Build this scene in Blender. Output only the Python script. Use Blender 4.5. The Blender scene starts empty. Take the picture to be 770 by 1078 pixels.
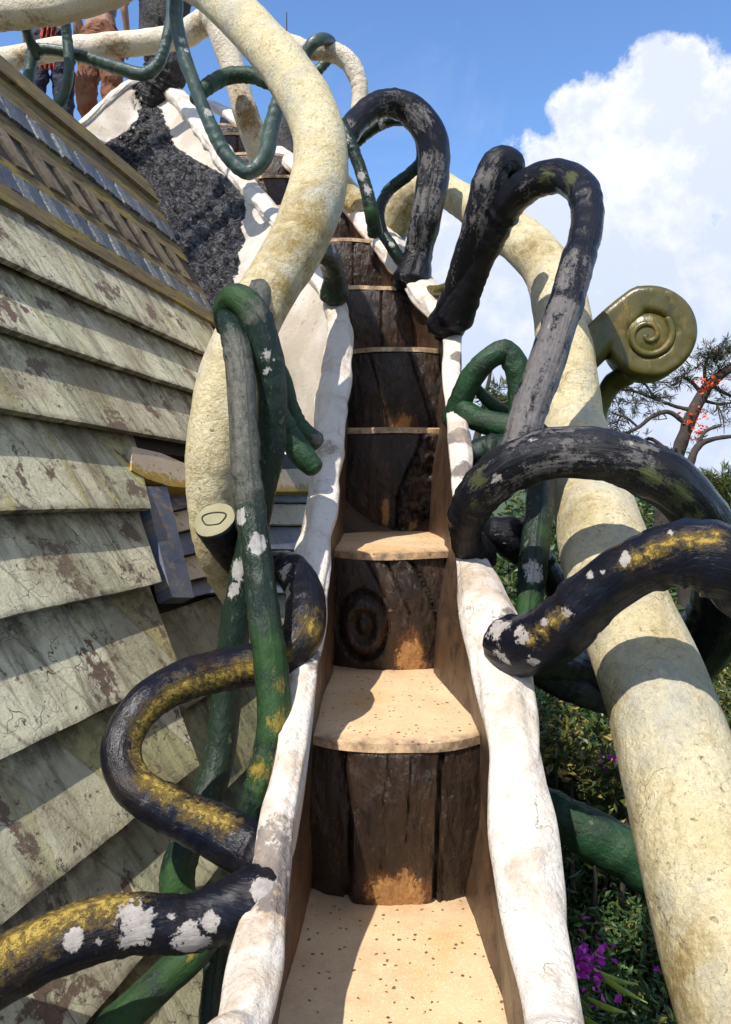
import bpy, bmesh, math, random
from mathutils import Vector, noise, Matrix
random.seed(7)
R = math.radians
scn = bpy.context.scene
col = scn.collection
F = 810.0; CX = 385.0; HZ = 500.0; EYE = 5.6

def P(px, py, Y):
    return Vector(((px - CX) / F * Y, Y, (HZ - py) / F * Y + EYE))
def proj(v):
    return (CX + v.x / max(v.y, .01) * F, HZ - (v.z - EYE) / max(v.y, .01) * F)
def nz(x, y, z):
    return noise.noise(Vector((x, y, z)))
def lerp(a, b, t): return a + (b - a) * t
def sstep(a, b, x):
    t = max(0, min(1, (x - a) / (b - a))); return t * t * (3 - 2 * t)

# ------------------------------------------------------------------ objects
def tag(o, label=None, cat=None, group=None, kind=None):
    if label: o['label'] = label
    if cat: o['category'] = cat
    if group: o['group'] = group
    if kind: o['kind'] = kind
    return o

def empty(name, loc, label=None, cat=None, group=None):
    o = bpy.data.objects.new(name, None); col.objects.link(o)
    o.location = loc
    tag(o, label, cat, group)
    return o

def mesh_obj(name, verts, faces, mat, parent=None, origin=None, uvs=None, attrs=None, smooth=True, autosharp=None):
    """verts in world space; origin in world space"""
    if parent is not None and origin is None:
        origin = Vector(parent.matrix_world.translation) if False else world_loc(parent)
    if origin is None:
        c = Vector((0, 0, 0)); lo = 1e9
        for v in verts: c += v; lo = min(lo, v.z)
        c /= len(verts); origin = Vector((c.x, c.y, lo))
    me = bpy.data.meshes.new(name)
    me.from_pydata([tuple(v - origin) for v in verts], [], faces)
    if smooth:
        me.polygons.foreach_set('use_smooth', [True] * len(me.polygons))
    if uvs is not None:
        ul = me.uv_layers.new(name='UVMap')
        li = [0] * len(me.loops); me.loops.foreach_get('vertex_index', li)
        flat = []
        for i in li: flat.extend(uvs[i])
        ul.data.foreach_set('uv', flat)
    if attrs:
        for k, vals in attrs.items():
            a = me.attributes.new(k, 'FLOAT', 'POINT'); a.data.foreach_set('value', vals)
    me.materials.append(mat)
    me.update()
    bm = bmesh.new(); bm.from_mesh(me); bmesh.ops.recalc_face_normals(bm, faces=bm.faces); 
    if autosharp:
        for e in bm.edges:
            if len(e.link_faces) == 2 and e.calc_face_angle(0) > autosharp: e.smooth = False
    bm.to_mesh(me); bm.free()
    o = bpy.data.objects.new(name, me); col.objects.link(o)
    if parent is not None:
        o.parent = parent; o.location = origin - world_loc(parent)
    else:
        o.location = origin
    return o

def world_loc(o):
    l = Vector(o.location)
    while o.parent is not None:
        o = o.parent; l += Vector(o.location)
    return l

# ------------------------------------------------------------------ materials
class NT:
    def __init__(s, name):
        s.m = bpy.data.materials.new(name); s.m.use_nodes = True
        s.t = s.m.node_tree; s.t.nodes.clear()
    def n(s, typ, **kw):
        nd = s.t.nodes.new(typ)
        for k, v in kw.items():
            if k.startswith('i_'): nd.inputs[k[2:].replace('_', ' ')].default_value = v
            else: setattr(nd, k, v)
        return nd
    def l(s, a, b): s.t.links.new(a, b)
    def math(s, op, a, b=None, clamp=False):
        nd = s.t.nodes.new('ShaderNodeMath'); nd.operation = op; nd.use_clamp = clamp
        for i, v in enumerate((a, b)):
            if v is None: continue
            if isinstance(v, (int, float)): nd.inputs[i].default_value = v
            else: s.l(v, nd.inputs[i])
        return nd.outputs[0]
    def mix(s, f, a, b):
        nd = s.t.nodes.new('ShaderNodeMix'); nd.data_type = 'RGBA'
        for i, v in ((0, f), (6, a), (7, b)):
            if isinstance(v, (int, float)): nd.inputs[i].default_value = v
            elif isinstance(v, tuple): nd.inputs[i].default_value = (*v[:3], 1)
            else: s.l(v, nd.inputs[i])
        return nd.outputs[2]
    def coord(s, src, scale=(1, 1, 1)):
        tc = s.n('ShaderNodeTexCoord')
        mp = s.n('ShaderNodeMapping'); mp.inputs['Scale'].default_value = scale
        s.l(tc.outputs[src], mp.inputs[0]); return mp.outputs[0]
    def noise(s, vec, scale, detail=6, rough=.6, dist=0.0):
        nd = s.n('ShaderNodeTexNoise'); nd.inputs['Scale'].default_value = scale
        nd.inputs['Detail'].default_value = detail; nd.inputs['Roughness'].default_value = rough
        nd.inputs['Distortion'].default_value = dist
        s.l(vec, nd.inputs['Vector']); return nd.outputs[0]
    def voro(s, vec, scale, feature='F1', out='Distance', rnd=1.0):
        nd = s.n('ShaderNodeTexVoronoi'); nd.feature = feature; nd.inputs['Scale'].default_value = scale
        nd.inputs['Randomness'].default_value = rnd
        s.l(vec, nd.inputs['Vector']); return nd.outputs[out]
    def ramp(s, v, lo, hi):
        nd = s.n('ShaderNodeMapRange'); nd.inputs[1].default_value = lo; nd.inputs[2].default_value = hi
        s.l(v, nd.inputs[0]); return nd.outputs[0]
    def attr(s, name):
        nd = s.n('ShaderNodeAttribute'); nd.attribute_name = name; return nd.outputs['Fac']

def layered(name, base, base2=None, rough=.6, layers=(), bump=((40, .3, .004),), src='Object', stretch=(1, 1, 1), spec=.5, b2scale=6, bumpstretch=None, cracks=0):
    """layers: (color, rough, attr, gain, scale, thresh, soft, detail)"""
    g = NT(name)
    co = g.coord(src, stretch)
    oc = g.coord('Object')
    c = base
    if base2 is not None:
        f = g.ramp(g.noise(co, b2scale, 8, .65), .35, .65)
        c = g.mix(f, base, base2)
    r = None
    hsum = None
    for (lc, lr, at, gain, sc, th, soft, det) in layers:
        nn = g.noise(co, sc, det, .68, .4)
        if at:
            nn = g.math('ADD', g.math('MULTIPLY', nn, .62), g.math('MULTIPLY', g.noise(oc, sc * 5.5, 6, .75), .38))
            nn = g.math('ADD', g.math('MULTIPLY', g.math('SUBTRACT', nn, .5), 1.5), .5)
        if at: nn = g.math('ADD', nn, g.math('MULTIPLY', g.attr(at), gain))
        m = g.ramp(nn, th - soft, th + soft)
        # break the colour up inside
        v = g.ramp(g.noise(oc, sc * 4, 5, .7), .3, .7)
        dark = tuple(x * .6 for x in lc)
        c = g.mix(m, c, g.mix(v, dark, lc))
        if r is None: r = g.math('ADD', g.math('MULTIPLY', m, lr - rough), rough)
        else:
            mm = g.n('ShaderNodeMix'); g.l(m, mm.inputs[0]); g.l(r, mm.inputs[2]); mm.inputs[3].default_value = lr
            r = mm.outputs[0]
        hsum = m if hsum is None else g.math('MAXIMUM', hsum, m)
    crk = None
    if cracks:
        nv = g.n('ShaderNodeTexNoise'); nv.inputs['Scale'].default_value = 7; nv.inputs['Detail'].default_value = 6; g.l(oc, nv.inputs['Vector'])
        sv = g.n('ShaderNodeVectorMath'); sv.operation = 'SCALE'; sv.inputs['Scale'].default_value = .30; g.l(nv.outputs['Color'], sv.inputs[0])
        av = g.n('ShaderNodeVectorMath'); av.operation = 'ADD'; g.l(oc, av.inputs[0]); g.l(sv.outputs[0], av.inputs[1])
        crk = g.math('MULTIPLY', g.ramp(g.voro(av.outputs[0], cracks, 'DISTANCE_TO_EDGE'), .0075, .002), g.ramp(g.noise(oc, 4, 4), .54, .60))
        c = g.mix(g.math('MULTIPLY', crk, .6), c, (.20, .15, .11))
    b = g.n('ShaderNodeBsdfPrincipled')
    if isinstance(c, tuple): b.inputs['Base Color'].default_value = (*c, 1)
    else: g.l(c, b.inputs['Base Color'])
    if r is None: b.inputs['Roughness'].default_value = rough
    else: g.l(r, b.inputs['Roughness'])
    b.inputs['Specular IOR Level'].default_value = spec
    prev = None
    bco = g.coord(src, bumpstretch) if bumpstretch else co
    for (sc, st, dist) in bump:
        bn = g.n('ShaderNodeBump'); bn.inputs['Strength'].default_value = st; bn.inputs['Distance'].default_value = dist
        h = g.noise(bco, sc, 8, .65, .3)
        g.l(h, bn.inputs['Height'])
        if prev is not None: g.l(prev, bn.inputs['Normal'])
        prev = bn.outputs[0]
    if hsum is not None:
        bn = g.n('ShaderNodeBump'); bn.inputs['Strength'].default_value = .35; bn.inputs['Distance'].default_value = .003
        g.l(hsum, bn.inputs['Height'])
        if prev is not None: g.l(prev, bn.inputs['Normal'])
        prev = bn.outputs[0]
    if crk is not None:
        bn = g.n('ShaderNodeBump'); bn.invert = True; bn.inputs['Strength'].default_value = .6; bn.inputs['Distance'].default_value = .004
        g.l(crk, bn.inputs['Height']); g.l(prev, bn.inputs['Normal']); prev = bn.outputs[0]
    g.l(prev, b.inputs['Normal'])
    o = g.n('ShaderNodeOutputMaterial'); g.l(b.outputs[0], o.inputs[0])
    return g.m

YEL = (.42, .27, .03); PAL = (.40, .36, .33); MOS = (.10, .12, .04); GRN = (.02, .12, .035)
M = {}
M['black'] = layered('glossy_black_paint', (.003, .0045, .012), (.008, .007, .009), .20, layers=[
    ((.07, .055, .04), .6, None, 0, 34, .68, .03, 10),
    ((.022, .014, .010), .4, None, 0, 9, .60, .10, 10),
    ((.13, .085, .02), .8, 'ylw', .42, 60, .76, .10, 12),
    ((.40, .28, .06), .8, 'ylw', .40, 95, .85, .05, 12),
    (PAL, .65, 'wht', .58, 15, .86, .015, 8)],
    bump=((7, .45, .02), (24, .45, .010), (80, .22, .004)), src='UV', stretch=(1, 1, 1), bumpstretch=(.4, 1.5, 1), spec=.22)
M['blackgrey'] = layered('weathered_black_paint_grey_sheen', (.003, .0035, .006), (.010, .009, .011), .22, layers=[
    ((.15, .135, .13), .42, 'gry', .42, 14, .80, .04, 12),  # grey weathering that also paints in the pale sheen of highlights
    ((.10, .085, .08), .6, None, 0, 24, .66, .04, 10),
    ((.075, .085, .03), .7, 'ylw', .50, 34, .84, .06, 12),
    (PAL, .65, 'wht', .52, 16, .88, .02, 8)],
    bump=((8, .6, .02), (30, .6, .012), (90, .28, .004)), src='UV', stretch=(.5, 1.5, 1), bumpstretch=(.3, 1.8, 1), spec=.26)
M['green'] = layered('mossy_green_paint', (.005, .014, .010), (.014, .028, .018), .26, layers=[
    ((.10, .10, .075), .55, None, 0, 40, .62, .04, 10),
    ((.13, .125, .105), .45, 'gry', .42, 46, .84, .14, 10),
    ((.022, .065, .016), .6, 'grn', .55, 34, .78, .10, 10),
    ((.26, .18, .03), .8, 'ylw', .50, 50, .86, .06, 12),
    ((.42, .40, .38), .65, 'wht', .58, 18, .86, .015, 8)],
    bump=((12, .5, .015), (45, .5, .008), (120, .3, .004)), src='UV', stretch=(.7, 1.3, 1), spec=.28)
M['greenbright'] = layered('dark_green_gloss_paint', (.008, .034, .013), (.020, .065, .024), .38, layers=[
    ((.16, .16, .14), .6, 'wht', .62, 14, .80, .04, 10),
    ((.01, .018, .010), .5, None, 0, 10, .55, .10, 8),
    ((.09, .11, .07), .6, None, 0, 50, .64, .03, 8)],
    bump=((14, .5, .012), (60, .7, .008), (140, .4, .004)), src='UV', spec=.35)
M['teal'] = layered('blue_green_paint', (.020, .045, .038), (.045, .080, .066), .35, layers=[
    ((.55, .55, .52), .6, 'wht', .64, 16, .86, .015, 8),
    ((.11, .13, .11), .5, None, 0, 30, .60, .06, 8)],
    bump=((14, .4, .010), (70, .5, .003)), src='UV')
M['cream'] = layered('cream_roughcast', (.60, .49, .27), (.68, .60, .40), .62, layers=[
    ((.24, .18, .08), .8, None, 0, 62, .63, .05, 12),
    ((.16, .12, .05), .85, None, 0, 150, .66, .04, 6),
    ((.34, .24, .07), .75, 'ylw', .40, 22, .68, .18, 10),
    ((.55, .52, .42), .7, None, 0, 5, .58, .10, 8)],
    bump=((14, .35, .012), (70, 1.0, .012), (180, .6, .006)), src='Object', cracks=3.5)
M['creampale'] = layered('bone_white_plaster_branch', (.60, .50, .36), (.68, .60, .50), .55, layers=[
    ((.17, .12, .07), .8, None, 0, 60, .645, .05, 12),
    ((.34, .20, .07), .75, 'ylw', .42, 24, .74, .12, 10)],
    bump=((14, .6, .014), (50, .9, .014), (140, .6, .006)), src='Object')
M['white'] = layered('white_painted_plaster', (.60, .54, .47), (.66, .61, .55), .42, layers=[
    ((.50, .34, .20), .6, 'ylw', .42, 9, .74, .14, 6),
    ((.22, .18, .16), .7, 'drk', .46, 14, .78, .05, 10),
    ((.45, .37, .30), .7, None, 0, 45, .66, .03, 10),
    ((.50, .38, .27), .6, None, 0, 5, .60, .10, 6)],
    bump=((5, .5, .03), (20, .8, .014), (80, .6, .006)), src='Object', cracks=6)
M['inner'] = layered('brown_stained_plaster', (.045, .024, .012), (.095, .055, .032), .4, layers=[
    ((.36, .14, .04), .5, 'org', .55, 8, .80, .18, 8),
    ((.035, .022, .014), .5, None, 0, 14, .56, .08, 10)],
    bump=((18, .4, .01), (120, .5, .004)), src='Object')
M['riser'] = layered('glossy_brown_carved_concrete', (.010, .006, .004), (.045, .023, .011), .22, layers=[
    ((.080, .050, .030), .5, None, 0, 26, .64, .07, 12),
    ((.17, .065, .018), .35, 'org', .62, 20, .86, .12, 10),
    ((.48, .24, .08), .55, 'org', .60, 30, .94, .02, 12)],
    bump=((20, .7, .014), (70, .8, .008), (170, .6, .005)), src='Object', stretch=(1.5, 1, .6), b2scale=9)

def tread_material():
    g = NT('speckled_terrazzo'); co = g.coord('Object')
    c = g.mix(g.ramp(g.noise(co, 7, 5, .6), .35, .65), (.66, .44, .25), (.72, .52, .31))
    c = g.mix(g.ramp(g.noise(co, 3, 4), .5, .68), c, (.66, .38, .15))
    v = g.n('ShaderNodeTexVoronoi'); v.inputs['Scale'].default_value = 230; g.l(co, v.inputs['Vector'])
    f = g.math('MULTIPLY', g.ramp(v.outputs['Distance'], .36, .26), g.ramp(g.n('ShaderNodeSeparateColor').outputs[0], 0, 1))
    sc = g.n('ShaderNodeSeparateColor'); g.l(v.outputs['Color'], sc.inputs[0])
    whitechip = g.math('MULTIPLY', g.ramp(v.outputs['Distance'], .40, .30), g.math('GREATER_THAN', sc.outputs[0], .50))
    c = g.mix(g.math('MULTIPLY', whitechip, .55), c, (.80, .68, .52))
    nn = g.noise(co, 60, 2, .5); 
    mp = g.n('ShaderNodeVectorMath'); mp.operation = 'ADD'; g.l(co, mp.inputs[0])
    nv = g.n('ShaderNodeTexNoise'); nv.inputs['Scale'].default_value = 60; g.l(co, nv.inputs['Vector'])
    sv = g.n('ShaderNodeVectorMath'); sv.operation = 'SCALE'; sv.inputs['Scale'].default_value = .012; g.l(nv.outputs['Color'], sv.inputs[0]); g.l(sv.outputs[0], mp.inputs[1])
    v2 = g.n('ShaderNodeTexVoronoi'); v2.inputs['Scale'].default_value = 62; g.l(mp.outputs[0], v2.inputs['Vector'])
    s2 = g.n('ShaderNodeSeparateColor'); g.l(v2.outputs['Color'], s2.inputs[0])
    dk = g.math('MULTIPLY', g.ramp(g.math('ADD', v2.outputs['Distance'], g.math('MULTIPLY', s2.outputs[1], .16)), .31, .25), g.math('GREATER_THAN', s2.outputs[0], .50))
    c = g.mix(dk, c, g.mix(s2.outputs[2], (.06, .035, .02), (.20, .11, .05)))
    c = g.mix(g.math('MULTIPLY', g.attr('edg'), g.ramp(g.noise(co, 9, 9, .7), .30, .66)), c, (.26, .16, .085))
    scf = g.math('MULTIPLY', g.ramp(g.noise(co, 4, 10, .75), .52, .64), .45)
    c = g.mix(scf, c, (.42, .27, .15))
    # darker, mottled brown front lip
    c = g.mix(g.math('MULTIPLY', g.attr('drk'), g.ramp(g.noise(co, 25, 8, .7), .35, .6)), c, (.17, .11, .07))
    b = g.n('ShaderNodeBsdfPrincipled'); g.l(c, b.inputs['Base Color']); b.inputs['Roughness'].default_value = .5
    bn = g.n('ShaderNodeBump'); bn.inputs['Strength'].default_value = .35; bn.inputs['Distance'].default_value = .003
    g.l(g.noise(co, 130, 5, .7), bn.inputs['Height']); g.l(bn.outputs[0], b.inputs['Normal'])
    o = g.n('ShaderNodeOutputMaterial'); g.l(b.outputs[0], o.inputs[0]); return g.m
M['tread'] = tread_material()

def siding_material(name, base, base2, yellow=.62, brown=.565):
    g = NT(name)
    uv = g.coord('UV', (1, 1, 1)); 
    # streaks running down the boards, slanted
    tc = g.n('ShaderNodeTexCoord'); mp = g.n('ShaderNodeMapping'); mp.inputs['Rotation'].default_value = (0, 0, R(28)); mp.inputs['Scale'].default_value = (9, 1.1, 1)
    g.l(tc.outputs['UV'], mp.inputs[0]); st = mp.outputs[0]
    c = g.mix(g.ramp(g.noise(uv, 5, 8, .65), .38, .62), base, base2)
    # yellow-green sun-aged strips
    c = g.mix(g.math('MULTIPLY', g.ramp(g.noise(st, .9, 2, .4), yellow, yellow + .03), .8), c, (.44, .38, .10))
    sx = g.n('ShaderNodeSeparateXYZ'); g.l(uv, sx.inputs[0])
    wv = g.math('ADD', sx.outputs[0], g.math('MULTIPLY', sx.outputs[1], .62))
    wv = g.math('ADD', wv, g.math('MULTIPLY', g.noise(uv, 3, 3), .03))
    vo = g.n('ShaderNodeTexVoronoi'); vo.voronoi_dimensions = '1D'; vo.inputs['Scale'].default_value = 4.6; g.l(wv, vo.inputs['W'])
    ve = g.n('ShaderNodeTexVoronoi'); ve.voronoi_dimensions = '1D'; ve.feature = 'DISTANCE_TO_EDGE'; ve.inputs['Scale'].default_value = 4.6; g.l(wv, ve.inputs['W'])
    cs = g.n('ShaderNodeSeparateColor'); g.l(vo.outputs['Color'], cs.inputs[0])
    c = g.mix(g.math('MULTIPLY', cs.outputs[0], .55), c, base2)
    c = g.mix(g.math('MULTIPLY', g.math('GREATER_THAN', cs.outputs[1], .84), .72), c, (.50, .45, .13))
    c = g.mix(g.math('MULTIPLY', g.math('GREATER_THAN', cs.outputs[2], .80), .45), c, (.33, .36, .22))
    seam = g.math('MULTIPLY', g.ramp(g.math('ADD', ve.outputs['Distance'], g.math('MULTIPLY', g.noise(uv, 40, 6, .7), .05)), .065, .025), .48)
    c = g.mix(seam, c, (.075, .055, .035))
    # dark run-off
    c = g.mix(g.math('MULTIPLY', g.ramp(g.noise(st, 1.6, 9, .72, .5), .49, .62), .72), c, (.10, .075, .05))
    c = g.mix(g.ramp(g.attr('rnd'), 0, 1), c, g.mix(.35, c, (.30, .28, .16)))
    # bare brown patches with a ragged rim
    pm = g.ramp(g.noise(uv, 4.5, 12, .72, .2), brown, brown + .02)
    c = g.mix(pm, c, g.mix(g.noise(uv, 60, 6, .7), (.07, .042, .03), (.22, .14, .095)))
    grime = g.math('MULTIPLY', g.ramp(g.noise(uv, 2.2, 9, .7), .46, .60), .55)
    c = g.mix(grime, c, (.19, .135, .075))
    fl = g.ramp(g.noise(uv, 30, 12, .8), .58, .61)
    c = g.mix(fl, c, (.12, .08, .055))
    # hair cracks
    dv = g.n('ShaderNodeVectorMath'); dv.operation = 'ADD'; nv = g.n('ShaderNodeTexNoise'); nv.inputs['Scale'].default_value = 9; g.l(uv, nv.inputs['Vector'])
    sv = g.n('ShaderNodeVectorMath'); sv.operation = 'SCALE'; sv.inputs['Scale'].default_value = .25; g.l(nv.outputs['Color'], sv.inputs[0])
    g.l(uv, dv.inputs[0]); g.l(sv.outputs[0], dv.inputs[1])
    cr = g.ramp(g.voro(dv.outputs[0], 11, 'DISTANCE_TO_EDGE'), .012, .004)
    cr = g.math('MULTIPLY', cr, g.ramp(g.noise(uv, 3, 3), .48, .56))
    c = g.mix(cr, c, (.07, .05, .03))
    # painted shade: upper band under the lapping board, and the bottom edge
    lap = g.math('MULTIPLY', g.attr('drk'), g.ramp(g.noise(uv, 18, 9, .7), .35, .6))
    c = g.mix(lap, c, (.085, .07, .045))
    b = g.n('ShaderNodeBsdfPrincipled'); g.l(c, b.inputs['Base Color']); b.inputs['Roughness'].default_value = .6
    b1 = g.n('ShaderNodeBump'); b1.inputs['Strength'].default_value = .6; b1.inputs['Distance'].default_value = .004; b1.invert = True
    g.l(g.math('MAXIMUM', g.math('MAXIMUM', pm, cr), fl), b1.inputs['Height'])
    b2 = g.n('ShaderNodeBump'); b2.inputs['Strength'].default_value = .8; b2.inputs['Distance'].default_value = .012
    g.l(g.noise(uv, 45, 10, .75), b2.inputs['Height']); g.l(b1.outputs[0], b2.inputs['Normal'])
    g.l(b2.outputs[0], b.inputs['Normal'])
    o = g.n('ShaderNodeOutputMaterial'); g.l(b.outputs[0], o.inputs[0]); return g.m
M['siding'] = siding_material('weathered_cream_siding', (.58, .55, .36), (.68, .64, .46))
M['siding2'] = siding_material('weathered_olive_siding', (.36, .36, .20), (.46, .44, .28), .60, .60)
M['roofboard'] = layered('mossy_brown_board', (.085, .060, .030), (.15, .11, .05), .8, layers=[
    ((.24, .18, .02), .9, None, 0, 9, .54, .06, 12), ((.05, .035, .02), .9, None, 0, 22, .58, .04, 10)],
    bump=((10, .5, .01), (60, .6, .006)), src='UV', stretch=(.35, 1.8, 1))
M['lozenge'] = layered('grey_slate_lozenge', (.13, .095, .055), (.24, .19, .12), .8, layers=[
    ((.09, .07, .05), .9, None, 0, 20, .56, .06, 10)], bump=((40, .5, .005),), src='UV')
M['tile'] = layered('blue_black_tile', (.030, .038, .055), (.07, .08, .095), .35, layers=[
    ((.36, .38, .36), .5, 'rnd', .40, 90, .90, .08, 6)], bump=((60, .5, .004),), src='Object')
M['dark'] = layered('dark_recess_timber', (.02, .016, .012), None, .8, bump=((30, .4, .005),))
M['blueboard'] = layered('worn_blue_board', (.055, .070, .12), (.13, .14, .17), .6, layers=[
    ((.30, .22, .14), .8, None, 0, 14, .56, .04, 12)], bump=((20, .5, .006), (90, .5, .003)), src='UV', stretch=(1, 1.5, 1))
M['tanboard'] = layered('worn_tan_board', (.44, .33, .22), (.52, .42, .30), .7, layers=[
    (YEL, .8, 'ylw', .42, 22, .72, .05, 12), ((.12, .08, .05), .8, None, 0, 30, .61, .04, 10)], bump=((20, .5, .006), (90, .5, .003)), src='UV')
M['cutend'] = layered('cut_log_end', (.17, .155, .085), (.28, .255, .15), .8, bump=((30, .4, .004),))
M['bark'] = layered('black_bark_concrete', (.012, .010, .010), (.035, .028, .026), .45, layers=[
    ((.16, .12, .10), .7, None, 0, 38, .63, .03, 10)], bump=((30, .9, .03), (90, .8, .01)), src='Object')
M['gold'] = layered('gold_green_paint', (.050, .045, .008), (.10, .080, .014), .30, layers=[
    ((.20, .13, .02), .5, None, 0, 16, .60, .06, 10), ((.03, .035, .012), .4, None, 0, 12, .60, .06, 10)],
    bump=((30, .4, .006),), src='Object', stretch=(1, 1, .4))

def rock_material():
    g = NT('rough_black_rock_and_plaster'); co = g.coord('Object')
    a = g.attr('drk')
    nn = g.math('ADD', g.noise(co, 9, 8, .7), g.math('MULTIPLY', a, .8))
    m = g.ramp(nn, .86, .92)
    v = g.noise(co, 17, 8, .74, 1.6)
    rock = g.mix(g.ramp(v, .46, .60), (.014, .013, .017), (.20, .19, .20))
    rock = g.mix(g.ramp(g.noise(co, 42, 8, .8, .8), .60, .66), rock, (.26, .24, .26))
    pl = g.mix(g.ramp(g.noise(co, 3, 6, .6), .4, .6), (.58, .52, .46), (.42, .36, .29))
    pl = g.mix(g.ramp(g.noise(co, 16, 8, .7), .60, .66), pl, (.36, .26, .16))
    c = g.mix(m, pl, rock)
    b = g.n('ShaderNodeBsdfPrincipled'); g.l(c, b.inputs['Base Color'])
    g.l(g.math('SUBTRACT', .6, g.math('MULTIPLY', m, .33)), b.inputs['Roughness'])
    b1 = g.n('ShaderNodeBump'); b1.inputs['Distance'].default_value = .09
    g.l(g.math('ADD', .12, g.math('MULTIPLY', m, .85)), b1.inputs['Strength']); g.l(v, b1.inputs['Height'])
    b2 = g.n('ShaderNodeBump'); b2.inputs['Distance'].default_value = .01; b2.inputs['Strength'].default_value = .4
    g.l(g.noise(co, 60, 8, .7), b2.inputs['Height']); g.l(b1.outputs[0], b2.inputs['Normal']); g.l(b2.outputs[0], b.inputs['Normal'])
    o = g.n('ShaderNodeOutputMaterial'); g.l(b.outputs[0], o.inputs[0]); return g.m
M['rock'] = rock_material()

def leaf_material(name, c1, c2, c3=None, gloss=.45):
    g = NT(name)
    a = g.attr('rnd')
    c = g.mix(a, c1, c2)
    if c3: c = g.mix(g.ramp(a, .80, .84), c, c3)
    b = g.n('ShaderNodeBsdfPrincipled'); g.l(c, b.inputs['Base Color']); b.inputs['Roughness'].default_value = gloss
    t = g.n('ShaderNodeBsdfTranslucent'); g.l(c, t.inputs[0])
    mx = g.n('ShaderNodeMixShader'); mx.inputs[0].default_value = .25
    g.l(b.outputs[0], mx.inputs[1]); g.l(t.outputs[0], mx.inputs[2])
    o = g.n('ShaderNodeOutputMaterial'); g.l(mx.outputs[0], o.inputs[0]); return g.m
M['leaf_dark'] = leaf_material('dark_green_leaf', (.022, .055, .018), (.095, .175, .045), (.16, .16, .04))
M['leaf_mid'] = leaf_material('green_leaf', (.025, .070, .012), (.09, .17, .03))
M['leaf_yel'] = leaf_material('yellow_green_leaf', (.02, .05, .012), (.12, .13, .03), (.34, .25, .06))
M['leaf_lime'] = leaf_material('lime_strap_leaf', (.16, .28, .03), (.35, .42, .06))
M['petal'] = leaf_material('magenta_bract', (.34, .015, .30), (.60, .06, .52))
M['redpetal'] = leaf_material('orange_red_bract', (.65, .06, .015), (.85, .16, .04))
M['needle'] = leaf_material('pine_needle', (.016, .026, .012), (.06, .075, .025), (.12, .085, .05))
M['needle_green'] = leaf_material('fresh_pine_needle', (.05, .08, .018), (.14, .16, .04))
M['wood'] = layered('tree_bark', (.022, .017, .013), (.06, .045, .035), .85, bump=((40, .6, .01),))
M['ground'] = layered('grass_and_soil', (.04, .06, .02), (.08, .07, .035), .9, layers=[((.03, .08, .015), .9, None, 0, 2, .5, .1, 8)], bump=((6, .5, .05),))

# ------------------------------------------------------------------ tubes
def crom(pts, step_fn):
    """Catmull-Rom through list of (Vector, radius)"""
    out = []
    n = len(pts)
    for i in range(n - 1):
        p0 = pts[max(i - 1, 0)]; p1 = pts[i]; p2 = pts[i + 1]; p3 = pts[min(i + 2, n - 1)]
        L = (p2[0] - p1[0]).length
        k = max(2, int(L / step_fn(p1[1])))
        for j in range(k):
            t = j / k; t2 = t * t; t3 = t2 * t
            f = lambda a, b, c, d: .5 * ((2 * b) + (c - a) * t + (2 * a - 5 * b + 4 * c - d) * t2 + (3 * b - a - 3 * c + d) * t3)
            out.append((f(p0[0], p1[0], p2[0], p3[0]), max(.002, f(p0[1], p1[1], p2[1], p3[1]))))
    out.append(pts[-1])
    return out

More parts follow.
